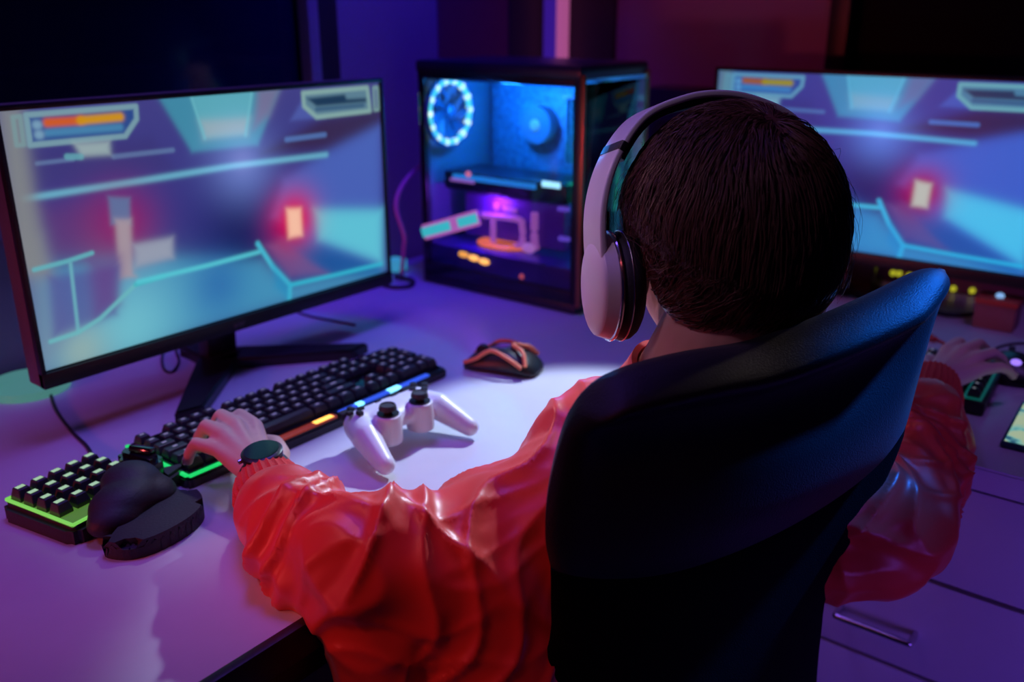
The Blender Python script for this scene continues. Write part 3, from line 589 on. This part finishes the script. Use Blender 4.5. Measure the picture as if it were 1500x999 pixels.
# phone
t = thing('mobile_phone', 'mobile phone with bright pale screen at the right edge of the desk', 'phone', (1.268, .118, DZ), math.radians(1.5))
bm = NB(); box(bm, (0, 0, .0045), (.158, .075, .008), bev=.003); build('case', bm, mat('teal_case', (.02, .09, .10), .4), t)
m = bpy.data.materials.new('phone_screen'); m.use_nodes = True; nt = m.node_tree; b = nt.nodes['Principled BSDF']; tc = nt.nodes.new('ShaderNodeTexCoord'); n = nt.nodes.new('ShaderNodeTexNoise'); n.inputs['Scale'].default_value = 38
cr = nt.nodes.new('ShaderNodeValToRGB'); cr.color_ramp.elements[0].position = .38; cr.color_ramp.elements[0].color = (.03, .12, .2, 1); cr.color_ramp.elements[1].position = .56; cr.color_ramp.elements[1].color = (.38, .48, .32, 1); e = cr.color_ramp.elements.new(.46); e.color = (.16, .45, .42, 1)
nt.links.new(tc.outputs['Object'], n.inputs['Vector']); nt.links.new(n.outputs[0], cr.inputs[0]); nt.links.new(cr.outputs[0], b.inputs['Emission Color']); b.inputs['Emission Strength'].default_value = .9; b.inputs['Base Color'].default_value = (.01, .01, .01, 1)
bm = NB(); box(bm, (0, 0, .0088), (.150, .067, .001)); build('screen', bm, m, t)
# things below the right monitor
t = thing('sound_bar', 'long dark bar with yellow lights on the desk under the right monitor', 'audio device', (1.895, .36, DZ))
bm = NB(); box(bm, (0, 0, .028), (.06, .66, .054), bev=.006); build('housing', bm, mat('violet_housing', (.14, .05, .16), .5), t)
yl = led('yellow_light', (.62, .62, .03), .62)
for u_, v_ in ((1308, 400), (1317, 401), (1332, 404), (1396, 423), (1424, 426)):
    d_0 = ray(u_, v_); q_0 = CAM+d_0*(1.862/d_0.x); y, z = q_0.y-.36, q_0.z-DZ
    bm = NB(); cyl(bm, (-.030, y, z), (-.034, y, z), .0056, n=16); build('yellow_light', bm, yl, t)
t = thing('desk_shelf', 'low dark red wooden board on the desk behind the head', 'board', (1.56, .66, DZ)); bm = NB(); box(bm, (0, 0, .010), (.05, .26, .02), bev=.003); build('board', bm, mat('dark_red_wood', (.10, .02, .02), .5), t)
t = thing('orange_lidded_box', 'small pinkish box with orange lid and blue light under the right monitor', 'box', (1.70, .262, DZ))
bm = NB(); box(bm, (0, 0, .022), (.055, .065, .044), bev=.004); build('body', bm, mat('pinkish_box', (.35, .16, .2), .6), t)
bm = NB(); box(bm, (0, 0, .048), (.058, .068, .010), bev=.003); build('lid', bm, mat('orange_lid', (.6, .10, .06), .5), t)
bm = NB(); ell(bm, (-.005, 0, .056), (.007, .007, .005), None, 14, 8); build('blue_light', bm, led('pale_blue_dot', (.25, .5, .9), .9), t)
bm = NB(); tube(bm, [(1.80, .45, .754), (1.74, .40, .754), (1.70, .35, .755), (1.72, .31, .756), (1.76, .30, .756)], .004); lone('black_cable', bm, 'cable', 'thick black cable curving on the desk below the right monitor', 'cable')
#@@PERSON
# ------------------------------------------------------------------ the person
HS = V(.793, .371, 1.060)
HR_ = Euler((0, 0, math.radians(52-90))).to_matrix() @ Euler((math.radians(-14), 0, 0)).to_matrix() @ Euler((0, math.radians(2), 0)).to_matrix()
HM = Matrix.Translation(HS) @ HR_.to_4x4()
def hl(x, y, z): return HM @ V(x, y, z)
rt, fw = V(math.sin(math.radians(60)), -math.cos(math.radians(60)), 0), V(math.cos(math.radians(60)), math.sin(math.radians(60)), 0)
TR = Matrix((rt, fw, V(0, 0, 1))).transposed()
person = thing('person', 'person in a red jacket and headphones sitting at the desk, seen from behind', 'person', (.70, .38, 0))
def adopt(o): o.parent = person; o.matrix_parent_inverse = Matrix.Translation(-V(.70, .38, 0)); return o
LH = dict(w=V(.520, .735, .800), mcp=[V(.567, .812, .818), V(.549, .821, .823), V(.530, .818, .820), V(.514, .808, .811)],
          pip=[V(.573, .847, .820), V(.555, .857, .823), V(.532, .853, .820), V(.510, .842, .810)],
          dip=[V(.576, .866, .803), V(.557, .876, .804), V(.531, .869, .801), V(.507, .854, .795)],
          tip=[V(.576, .870, .788), V(.557, .880, .788), V(.530, .872, .787), V(.505, .854, .786)])
TH_L = [V(.536, .748, .792), V(.572, .778, .792), V(.588, .806, .790), V(.584, .830, .789)]
d_ = V(.955, -.295, 0); q_ = V(.295, .955, 0); RW = V(1.226, .250, .802)
def rp(a, b, z): return RW + d_*a + q_*b + V(0, 0, z)
RH = dict(w=RW, mcp=[rp(.080, .030, .018), rp(.084, .010, .022), rp(.081, -.010, .018), rp(.074, -.028, .010)],
          pip=[rp(.118, .036, .020), rp(.126, .012, .023), rp(.120, -.012, .018), rp(.104, -.034, .008)],
          dip=[rp(.140, .038, .008), rp(.150, .013, .010), rp(.142, -.015, .006), rp(.122, -.038, .000)],
          tip=[rp(.152, .039, -.008), rp(.163, .014, -.007), rp(.154, -.017, -.008), rp(.132, -.040, -.010)])
TH_R = [rp(.02, .022, -.004), rp(.055, .050, -.004), rp(.080, .060, -.008), rp(.100, .062, -.010)]
def hand(bm, H, TH):
    w_ = H['w']
    for m_, p_, d2, t_, r in zip(H['mcp'], H['pip'], H['dip'], H['tip'], (.0090, .0092, .0087, .0076)):
        chain(bm, [(w_.lerp(m_, .12)+V(0, 0, -.002), .017), (w_.lerp(m_, .6)+V(0, 0, -.002), .0125), (m_, r*1.12)], 12)
        chain(bm, [(m_, r*1.12), (p_, r*.98), (d2, r*.88), (t_, r*.78)], 12)
    chain(bm, [(TH[0], .016), (TH[1], .0125), (TH[2], .0105), (TH[3], .0085)], 12)
LE, LS, RE, RS = V(.474, .556, .790), V(.605, .470, .782), V(.935, .195, .748), V(.872, .335, .81)
NK = V(.752, .380, .893)
bm = NB(); mats = []
# head in local axes
def he(c, r, rot=None): ell(bm, hl(*c), r, HR_ @ (Euler(rot).to_matrix() if rot else Matrix.Identity(3)), 24, 16)
he((0, -.008, .020), (.077, .096, .086)); he((0, .040, -.030), (.060, .052, .080)); he((0, .060, -.085), (.034, .030, .030)); he((0, .020, -.072), (.052, .055, .04))
he((0, .094, -.030), (.010, .016, .022), (.35, 0, 0)); he((0, .100, -.042), (.014, .012, .010)); he((0, .084, -.068), (.022, .010, .006)); he((0, .082, -.078), (.018, .010, .006))
for s in (-1, 1): he((s*.078, .002, -.030), (.009, .018, .032)); he((s*.03, .078, .008), (.022, .012, .008)); he((s*.036, .068, -.04), (.018, .018, .018))
chain(bm, [(hl(0, -.02, -.03), .062), (hl(0, -.028, -.075), .056), (NK.lerp(hl(-.006, -.03, -.09), .45), .057), (NK+V(-.006, .004, -.02), .064)], 24)
for c, r in ((V(.755, .42, .80), (.132, .070, .12)), (V(.735, .44, .64), (.13, .075, .15)), (V(.725, .44, .47), (.145, .095, .11))): ell(bm, c, r, TR)
chain(bm, [(NK+V(0, 0, -.05), .07), (LS, .048), (LE, .038), (LE.lerp(LH['w'], .4), .036), (LH['w'], .0235)], 16)
chain(bm, [(NK+V(0, 0, -.05), .07), (RS, .048), (RE, .038), (RE.lerp(RW, .4), .036), (RW, .0235)], 16)
for s in (-1, 1):
    hp = V(.70, .39, .455)+rt*s*.09; kn = hp+fw*.40+rt*s*.04+V(0, 0, .03); an = kn+V(0, 0, -.41)-fw*.03
    chain(bm, [(hp, .085), (hp.lerp(kn, .5), .07), (kn, .052)]); chain(bm, [(kn, .052), (kn.lerp(an, .3), .052), (an, .034)]); chain(bm, [(an+V(0, 0, -.02), .03), (an+fw*.12+V(0, 0, -.045), .026)])
hand(bm, LH, TH_L); hand(bm, RH, TH_R)
me = remesh(bm, .0030, 4, .5)
body = adopt(link('body', me, 'skin'))
# eyes and nails
for s in (-1, 1):
    bm = NB(); ell(bm, hl(s*.031, .080, -.006), (.012,)*3, HR_); adopt(build('eye', bm, mat('eye_white', (.75, .72, .7), .2)))
    bm = NB(); ell(bm, hl(s*.031, .0885, -.006), (.0055, .0045, .0055), HR_); adopt(build('iris', bm, mat('iris', (.05, .03, .02), .1)))
nailm = mat('finger_nail', (.72, .45, .38), .3)
for H in (LH, RH):
    for d2, t_ in zip(H['dip'], H['tip']):
        a_ = (t_-d2).normalized(); up_ = (V(0, 0, 1)-a_*a_.z).normalized()
        if up_.length < .1: up_ = V(0, 1, 0)
        fwd = (H['mcp'][1]-H['w']).normalized(); up_ = (up_*.5+fwd).normalized(); up_ = (up_-a_*up_.dot(a_)).normalized(); sd = a_.cross(up_)
        bm = NB(); ell(bm, t_+up_*.0052, (.0045, .006, .0016), Matrix((sd, a_, up_)).transposed(), 12, 8); adopt(build('fingernail', bm, nailm))

# jacket
bm = NB()
for c, r in ((V(.755, .415, .80), (.150, .088, .125)), (V(.735, .44, .66), (.150, .090, .16)), (V(.725, .445, .50), (.165, .105, .13))): ell(bm, c, r, TR, 32, 20)
chain(bm, [(NK+V(0, 0, -.060), .074), (NK.lerp(LS, .6)+V(0, 0, -.012), .073), (LS+V(0, 0, 0), .070), (LS.lerp(LE, .5)+V(.0, -.01, -.022), .076), (LE+V(.010, .0, -.006), .067), (V(.480, .625, .788), .056), (V(.492, .672, .793), .047), (V(.500, .694, .797), .036)], 24)
chain(bm, [(V(.480, .530, .73), .056), (V(.488, .512, .65), .070), (V(.56, .475, .56), .085), (V(.60, .46, .48), .09)], 20)
chain(bm, [(V(.56, .48, .76), .08), (V(.56, .46, .64), .10)], 20)
chain(bm, [(NK+V(0, 0, -.055), .080), (RS, .060), (RS.lerp(RE, .5), .056), (RE+V(0, 0, -.004), .052), (RE.lerp(RW, .45)+V(0, 0, -.004), .052), (RE.lerp(RW, .72)+V(0, 0, .002), .046), (RE.lerp(RW, .86), .033)], 24)
chain(bm, [(V(.91, .215, .71), .048), (V(.885, .255, .695), .045), (V(.86, .33, .69), .05)], 20)
me = remesh(bm, .0040, 34, .7)
def ridged(p): return 1-abs(noise.noise(p))*2.2
def wrinkle(p, n):
    wv = noise.noise_vector(p*7.0)*.055
    q = p+wv
    # folds radiate from elbow creases, run diagonally over sleeve and hang down the back
    e = (p-V(.50, .60, .80)).length; arm = max(0., 1-e/.26)
    e2 = (p-V(1.02, .20, .78)).length; arm = max(arm, max(0., 1-e2/.22))
    dr = V(.75, .15, -.4).normalized(); s = q.dot(dr)
    f1 = ridged(V(s*22, (q-dr*s).dot(V(.3, .9, .2))*6, q.z*4))
    dr2 = V(-.35, .8, .45).normalized(); s2 = q.dot(dr2)
    f2 = ridged(V(s2*21+5, (q.x-q.y)*6, q.z*5+3))
    dr3 = V(.6, .6, .5).normalized(); f3 = ridged(V(q.dot(dr3)*34+9, (q.x-q.y)*9, q.z*8))
    big = noise.noise(p*8.5+V(3, 1, 2))
    sh = lambda f: max(0, f)**2.2
    h = sh(f1)*(.004+.008*arm)+sh(f2)*(.004+.009*arm)+sh(f3)*(.0012+.0035*arm)+big*.010-.006
    cuff = min(1, max(0, ((p-V(.503, .70, .797)).length-.03)/.06)); cuff2 = min(1, max(0, ((p-RE.lerp(RW, .86)).length-.03)/.06))
    return n*h*cuff*cuff2
displace(me, wrinkle)
jk = adopt(link('jacket', me, 'jacket', angle=180)); 
sm_ = jk.modifiers.new('s', 'SMOOTH'); sm_.iterations = 1; sm_.factor = .3
def ringloft(name, path, radii, m_, oval=1.0, thick=.004, ribs=0):
    """open sleeve-like ring along a short path"""
    bm = NB(); n = 96; outer = []
    Vs = [Vector(p) for p in path]; seq = list(zip(Vs, radii)); seq2 = seq + [(p, r-thick) for p, r in reversed(seq)]
    ax = (Vs[-1]-Vs[0]).normalized(); s = ax.cross(V(0, 0, 1)).normalized(); u = s.cross(ax); rings = []
    for p, r in seq2:
        rings.append([bm.verts.new(p+s*(r+(.0012*math.cos(ribs*a) if ribs else 0))*math.cos(a)*oval+u*(r+(.0012*math.cos(ribs*a) if ribs else 0))*math.sin(a)) for a in [2*PI*k/n for k in range(n)]])
    for i in range(len(rings)):
        A_, B_ = rings[i], rings[(i+1) % len(rings)]
        for k in range(n): bm.faces.new((A_[k], A_[(k+1) % n], B_[(k+1) % n], B_[k]))
    return build(name, bm, m_)
adopt(ringloft('cuff', [V(.492, .683, .797), V(.498, .695, .799), V(.506, .711, .800), V(.512, .722, .801)], [.036, .037, .034, .031], 'cuff', 1.05, .004, 32))
adopt(ringloft('cuff', [RE.lerp(RW, .80), RE.lerp(RW, .86), RE.lerp(RW, .94), RE.lerp(RW, 1.0)], [.038, .038, .034, .031], 'cuff', 1.05, .004, 32))
nax = (hl(0, -.03, -.09)-NK).normalized()
adopt(ringloft('collar', [NK-nax*.035, NK-nax*.01, NK+nax*.015, NK+nax*.032], [.080, .070, .067, .067], 'jacket', 1.05, .006))
# trousers and shoes
bm = NB(); ell(bm, V(.715, .42, .46), (.16, .11, .10), TR)
for s in (-1, 1):
    hp = V(.70, .39, .455)+rt*s*.09; kn = hp+fw*.40+rt*s*.04+V(0, 0, .03); an = kn+V(0, 0, -.39)-fw*.03
    chain(bm, [(hp, .093), (hp.lerp(kn, .5), .080), (kn, .064)]); chain(bm, [(kn, .064), (kn.lerp(an, .3), .062), (an, .050)])
adopt(link('trousers', remesh(bm, .008, 8), 'trousers'))
for s in (-1, 1):
    an = V(.70, .39, .455)+rt*s*.09+fw*.37+rt*s*.04+V(0, 0, .03-.41); an.z = 0
    bm = NB(); chain(bm, [(an-fw*.03+V(0, 0, .055), .045), (an+fw*.05+V(0, 0, .045), .040), (an+fw*.15+V(0, 0, .036), .036)]); box(bm, an+fw*.06+V(0, 0, .012), (.082, .25, .024), rot=(0, 0, math.radians(-30)), bev=.01)
    adopt(link('shoe', remesh(bm, .005, 6), 'whitesole'))

# hair: a cap of thick locks and thousands of strands flowing from the crown whorl
HC, HRd = V(.007, -.016, .009), V(.104, .109, .114)
bm = NB(); r_ = bmesh.ops.create_uvsphere(bm, u_segments=96, v_segments=64, radius=1)
def hair_ok(d):     # hair-bearing directions in head axes
    if d.y > .25: return d.z > .10+.5*(d.y-.25)
    if d.y > -.15: return d.z > -.05
    return d.z > -.93
def nape(d):        # narrower towards the neck
    k = max(0, -d.z-.45); return 1-.22*k
kill = []
for v in bm.verts:
    d = v.co.normalized()
    lump = noise.noise(d*5)*.02+noise.noise(V(math.atan2(d.x, d.y)*6, d.z*1.5, 0))*.012
    rr = (.955+lump)*nape(d)*(1 if hair_ok(d) else .86)
    v.co = HM @ (HC+V(d.x*HRd.x, d.y*HRd.y, d.z*(HRd.z if d.z > 0 else HRd.z+.018*min(1, -d.z*2)))*rr)
    if not hair_ok(d) and (d.z < -.97 or d.y > .4): kill.append(v)
bmesh.ops.delete(bm, geom=kill, context='VERTS')
hair = adopt(build('hair', bm, 'hair', angle=180))
W0 = V(.14, -.50, .84).normalized(); NS = 13000; ST = 9
vs, fs, made = [], [], 0
rnd = random.Random(3)
def strand(d, steps, lift, step, r0, wild=0):
    global made
    pts = []; jit = V(rnd.gauss(0, 1), rnd.gauss(0, 1), rnd.gauss(0, 1))*.10
    for k in range(steps):
        t_ = d-W0*(d.dot(W0)); t_ = (t_-d*t_.dot(d))
        if t_.length < 1e-3: t_ = V(1, 0, 0)
        t_.normalize(); sw = W0.cross(d); near = math.exp(-(1-d.dot(W0))*3)
        t_ = t_+sw*(.9*near+.10)+V(0, 0, -.50)*min(1, max(0, .75-d.z))+noise.noise_vector(d*3.2)*.40+noise.noise_vector(d*8)*.38+jit*(1+wild*6)
        t_ = t_-d*t_.dot(d); f = k/(steps-1)
        rr = (.952+lift*math.sin(PI*min(1, f*1.05))**.7+wild*.10*f)*nape(d)
        pts.append(HM @ (HC+V(d.x*HRd.x, d.y*HRd.y, d.z*(HRd.z if d.z > 0 else HRd.z+.018*min(1, -d.z*2)))*rr))
        nd = (d+t_.normalized()*step).normalized()
        if not wild and nd.z < -.94: break
        if not wild and nd.y > .1 and nd.z < .0: break
        d = nd
    if len(pts) < 3: return
    b0 = len(vs); n = len(pts)
    for k, p in enumerate(pts):
        dd = (pts[min(k+1, n-1)]-pts[max(k-1, 0)]).normalized(); s = dd.orthogonal().normalized(); u = dd.cross(s); r = r0*(1-.75*k/(n-1))
        for a in (0, 2.094, 4.189): vs.append(p+s*r*math.cos(a)+u*r*math.sin(a))
    for k in range(n-1):
        for a in range(3): fs.append((b0+3*k+a, b0+3*k+(a+1) % 3, b0+3*k+3+(a+1) % 3, b0+3*k+3+a))
    made += 1
for i in range(NS*3):
    if made >= NS: break
    d = V(rnd.gauss(0, 1), rnd.gauss(0, 1), rnd.gauss(0, 1)).normalized()
    if not hair_ok(d) or d.z < -.92: continue
    strand(d, ST, rnd.uniform(.01, .075), rnd.uniform(.06, .10), rnd.uniform(.0004, .0008))
for i in range(160):
    d = V(rnd.choice((-1, 1))*rnd.uniform(.7, 1), rnd.uniform(-.6, .1), rnd.uniform(-.3, .6)).normalized(); strand(d, 7, .08, .10, .00028, rnd.uniform(.5, 1.2))
me = bpy.data.meshes.new('hair_strands'); me.from_pydata([tuple(v) for v in vs], [], fs); o = link('hair_strands', me, 'hair', angle=180); o.parent = hair; o['kind'] = 'stuff'

# ------------------------------------------------------------------ headphones (worn)
t = thing('headphones', 'white over-ear headphones with black cushions worn on the dark-haired head', 'headphones')
t.matrix_world = HM
def rrect(a, b, n=4, r=.35):
    out = []; rad = min(a, b)*r*2
    for cx, cy, a0 in ((a-rad, b-rad, 0), (-a+rad, b-rad, 90), (-a+rad, -b+rad, 180), (a-rad, -b+rad, 270)):
        for k in range(n+1): g_ = math.radians(a0+90*k/n); out.append((cx+rad*math.cos(g_), cy+rad*math.sin(g_)))
    return out
BT = .010
arc = [(-.112, BT, -.052), (-.118, BT, -.010), (-.116, BT, .035), (-.102, BT+.001, .075), (-.075, BT+.002, .110), (-.036, BT+.003, .127), (0, BT+.003, .132)]
arc = arc + [(-x, y, z) for x, y, z in arc[-2::-1]]
P_ = spline(arc, 10); n_ = len(P_)
bm = NB(); sweep(bm, P_, rrect(.0032, .0255), up=V(0, 1, 0)); build('headband', bm, 'white', t)
bm = NB(); inner = [V(p.x*.95, p.y, p.z*.955) for p in P_[30:-30]]; sweep(bm, inner, rrect(.0028, .020), up=V(0, 1, 0)); build('headband_pad', bm, 'rubber', t)
for s in (-1, 1):
    i0 = 31 if s < 0 else n_-34
    bm = NB(); sweep(bm, P_[i0:i0+3], rrect(.0038, .0262), up=V(0, 1, 0)); build('hinge_band', bm, 'black', t)
    bm = NB(); c = V(s*(.106 if s < 0 else .096), .012, -.044)
    cyl(bm, c, c+V(s*.012, 0, 0), .046, .042, n=48); ell(bm, c+V(s*.011, 0, 0), (.009, .042, .042), None, 40, 16); bmesh.ops.scale(bm, vec=(1, .88, 1.1), space=Matrix.Translation(-c), verts=bm.verts); cp = build('ear_cup', bm, 'white', t)
    bm = NB(); torus(bm, c+V(-s*.001, 0, 0), .0455, .0022, Matrix.Rotation(PI/2, 3, 'Y'), 48, 8); bmesh.ops.scale(bm, vec=(1, .88, 1.1), space=Matrix.Translation(-c), verts=bm.verts); build('silver_ring', bm, 'silver', cp)
    bm = NB(); torus(bm, c+V(-s*.013, 0, 0), .032, .0145, Matrix.Rotation(PI/2, 3, 'Y'), 48, 16); cyl(bm, c+V(-s*.006, 0, 0), c, .044, n=48); bmesh.ops.scale(bm, vec=(1, .9, 1.12), space=Matrix.Translation(-c), verts=bm.verts); build('ear_cushion', bm, 'rubber', t)
    bm = NB(); torus(bm, c+V(-s*.0115, 0, 0), .0462, .0009, Matrix.Rotation(PI/2, 3, 'Y'), 48, 6); bmesh.ops.scale(bm, vec=(1, .9, 1.12), space=Matrix.Translation(-c), verts=bm.verts); build('seam_ring', bm, 'silver', t)

# ------------------------------------------------------------------ watch
wax = (LE-LH['w']).normalized(); wc = LH['w']+wax*.006+V(0, 0, .0)
wu = (V(-.25, -.45, 1)-wax*V(-.25, -.45, 1).dot(wax)).normalized(); wsd = wax.cross(wu); WM = Matrix((wsd, wax, wu)).transposed()
t = thing('wrist_watch', 'round black smartwatch on the left wrist', 'watch'); t.matrix_world = Matrix.Translation(wc) @ WM.to_4x4()
bm = NB(); cyl(bm, (0, 0, .024), (0, 0, .034), .0205, .0215, n=40); cyl(bm, (0, 0, .034), (0, 0, .036), .0215, .019, n=40); build('case', bm, 'black', t)
bm = NB(); cyl(bm, (0, 0, .0355), (0, 0, .0366), .0180, n=40); build('watch_glass', bm, 'glossblack', t)
bm = NB(); cyl(bm, (.0205, -.004, .030), (.0245, -.004, .030), .0025, n=14); build('crown', bm, 'silver', t)
bm = NB(); pth = [V(.0285*math.cos(a), 0, .027*math.sin(a)) for a in [2*PI*k/40 for k in range(40)]]; sweep(bm, pth, rrect(.0013, .010, 2), up=V(0, 1, 0), closed=True); build('strap', bm, 'rubber', t)
bm = NB(); box(bm, (-.033, .006, -.012), (.004, .018, .012), rot=(0, -.5, .3), bev=.0015); build('strap_end', bm, 'rubber', t)

#@@CHAIR
# ------------------------------------------------------------------ office chair
CP, Cn = V(.552, .343, .995), V(.42, .906, .10).normalized()
t = thing('office_chair', 'black high-backed office chair with a blue sheen, right behind the seated person', 'chair', (.70, .34, 0))
def cad(o): o.parent = t; o.matrix_parent_inverse = Matrix.Translation(-V(.70, .34, 0)); return o
def curve_px(pts, n, base, nn):
    P = spline([atplane(u, v, base, nn) for u, v in pts], 16); L = [0]
    for a, b in zip(P, P[1:]): L.append(L[-1]+(b-a).length)
    out = []
    for k in range(n):
        s = L[-1]*k/(n-1); j = max(0, min(len(L)-2, int(np.searchsorted(L, s))-1)); f = (s-L[j])/max(1e-9, L[j+1]-L[j]); out.append(P[j].lerp(P[j+1], min(1, max(0, f))))
    return out
def shell(name, top, bot, left, right, base, nn, outer, inner, m_, nu=56, nv=40):
    T, Bt, L, R_ = curve_px(top, nu, base, nn), curve_px(bot, nu, base, nn), curve_px(left, nv, base, nn), curve_px(right, nv, base, nn)
    bm = NB(); F, G = [], []
    for j in range(nv):
        v = j/(nv-1); rf, rg = [], []
        for i in range(nu):
            u = i/(nu-1)
            p = T[i]*(1-v)+Bt[i]*v+L[j]*(1-u)+R_[j]*u-(T[0]*(1-u)*(1-v)+T[-1]*u*(1-v)+Bt[0]*(1-u)*v+Bt[-1]*u*v)
            e = (1-abs(2*u-1)**9)*(1-abs(2*v-1)**9); e = max(0, e)**.5
            rf.append(bm.verts.new(p-nn*outer(u, v)*e + nn*curv(u, v))); rg.append(bm.verts.new(p+nn*inner(u, v)*e+nn*curv(u, v)) if 0 < i < nu-1 and 0 < j < nv-1 else rf[-1])
        F.append(rf); G.append(rg)
    for j in range(nv-1):
        for i in range(nu-1):
            bm.faces.new((F[j][i], F[j][i+1], F[j+1][i+1], F[j+1][i])); 
            q = [G[j][i], G[j+1][i], G[j+1][i+1], G[j][i+1]]
            if len(set(q)) == 4:
                try: bm.faces.new(q)
                except ValueError: pass
    return cad(build(name, bm, m_, angle=80))
def curv(u, v): return -.022*(2*u-1)**2*0 + 0
top = [(868, 580), (900, 553), (950, 534), (1020, 517), (1110, 502), (1200, 471), (1290, 432), (1350, 401), (1376, 392)]
bot = [(808, 836), (880, 848), (980, 838), (1090, 800), (1190, 748), (1270, 690), (1325, 628)]
lft = [(868, 580), (838, 612), (818, 660), (802, 730), (799, 790), (808, 836)]
rgt = [(1376, 392), (1386, 400), (1378, 440), (1358, 500), (1341, 560), (1325, 628)]
def outer(u, v):
    rim = .028*math.exp(-((v-.10)/.085)**2)*min(1, (1-u)*4+.35); dish = -.030*math.exp(-((v-.62)/.28)**2)*math.exp(-((u-.55)/.38)**2); edge = .010*math.exp(-((u-.0)/.06)**2)
    return .010+rim+edge+.030*math.sin(PI*u)**.8*(1/(1+math.exp(-(v-.42)/.055)))*math.cos(PI/2*max(0, (v-.6)/.4))
shell('upper_back', top, bot, lft, rgt, CP, Cn, outer, lambda u, v: .022, 'chairfab')
b2 = CP+Cn*.014
top2 = [(806, 800), (900, 815), (1050, 800), (1200, 720), (1332, 590)]
bot2 = [(760, 1190), (900, 1195), (1050, 1195), (1188, 1190)]
lft2 = [(806, 800), (807, 880), (806, 935), (790, 975), (768, 1020), (758, 1100), (760, 1190)]
rgt2 = [(1332, 590), (1322, 640), (1270, 750), (1215, 850), (1203, 920), (1196, 999), (1190, 1100), (1188, 1190)]
lb = shell('lower_back', top2, bot2, lft2, rgt2, b2, Cn, lambda u, v: .012, lambda u, v: .020, 'chairmesh')
bm = NB(); a_ = atplane(985, 1060, b2, Cn)-Cn*.004; b_ = atplane(985, 1230, b2, Cn)-Cn*.02
path = [a_, a_.lerp(b_, .5)-Cn*.008, b_, V(b_.x+.02, b_.y+.05, .33), V(.70, .36, .315)]; sweep(bm, spline(path, 8), rrect(.03, .010), up=Cn); cad(build('back_support', bm, 'black'))
bm = NB(); box(bm, (.72, .40, .345), (.48, .46, .07), rot=(0, 0, math.radians(-25)), bev=.03, seg=4); cad(build('seat', bm, 'chairfab'))
bm = NB(); box(bm, (.71, .38, .295), (.2, .2, .03), rot=(0, 0, math.radians(-25)), bev=.006); cyl(bm, (.70, .38, .08), (.70, .38, .29), .026, n=24); cad(build('gas_lift', bm, 'black'))
for k in range(5):
    a = 2*PI*k/5+.3; e = V(.70+.29*math.cos(a), .38+.29*math.sin(a), .075)
    bm = NB(); cap(bm, V(.70, .38, .10), e, .026, .016, 14); cad(build('base_leg', bm, 'black'))
    bm = NB(); cyl(bm, e+V(0, 0, -.01), e+V(0, 0, -.03), .008, n=12)
    for s in (-1, 1): q = V(-math.sin(a), math.cos(a), 0)*s; cyl(bm, e+q*.006+V(0, 0, -.047), e+q*.024+V(0, 0, -.047), .027, n=24)
    cad(build('caster', bm, 'rubber'))
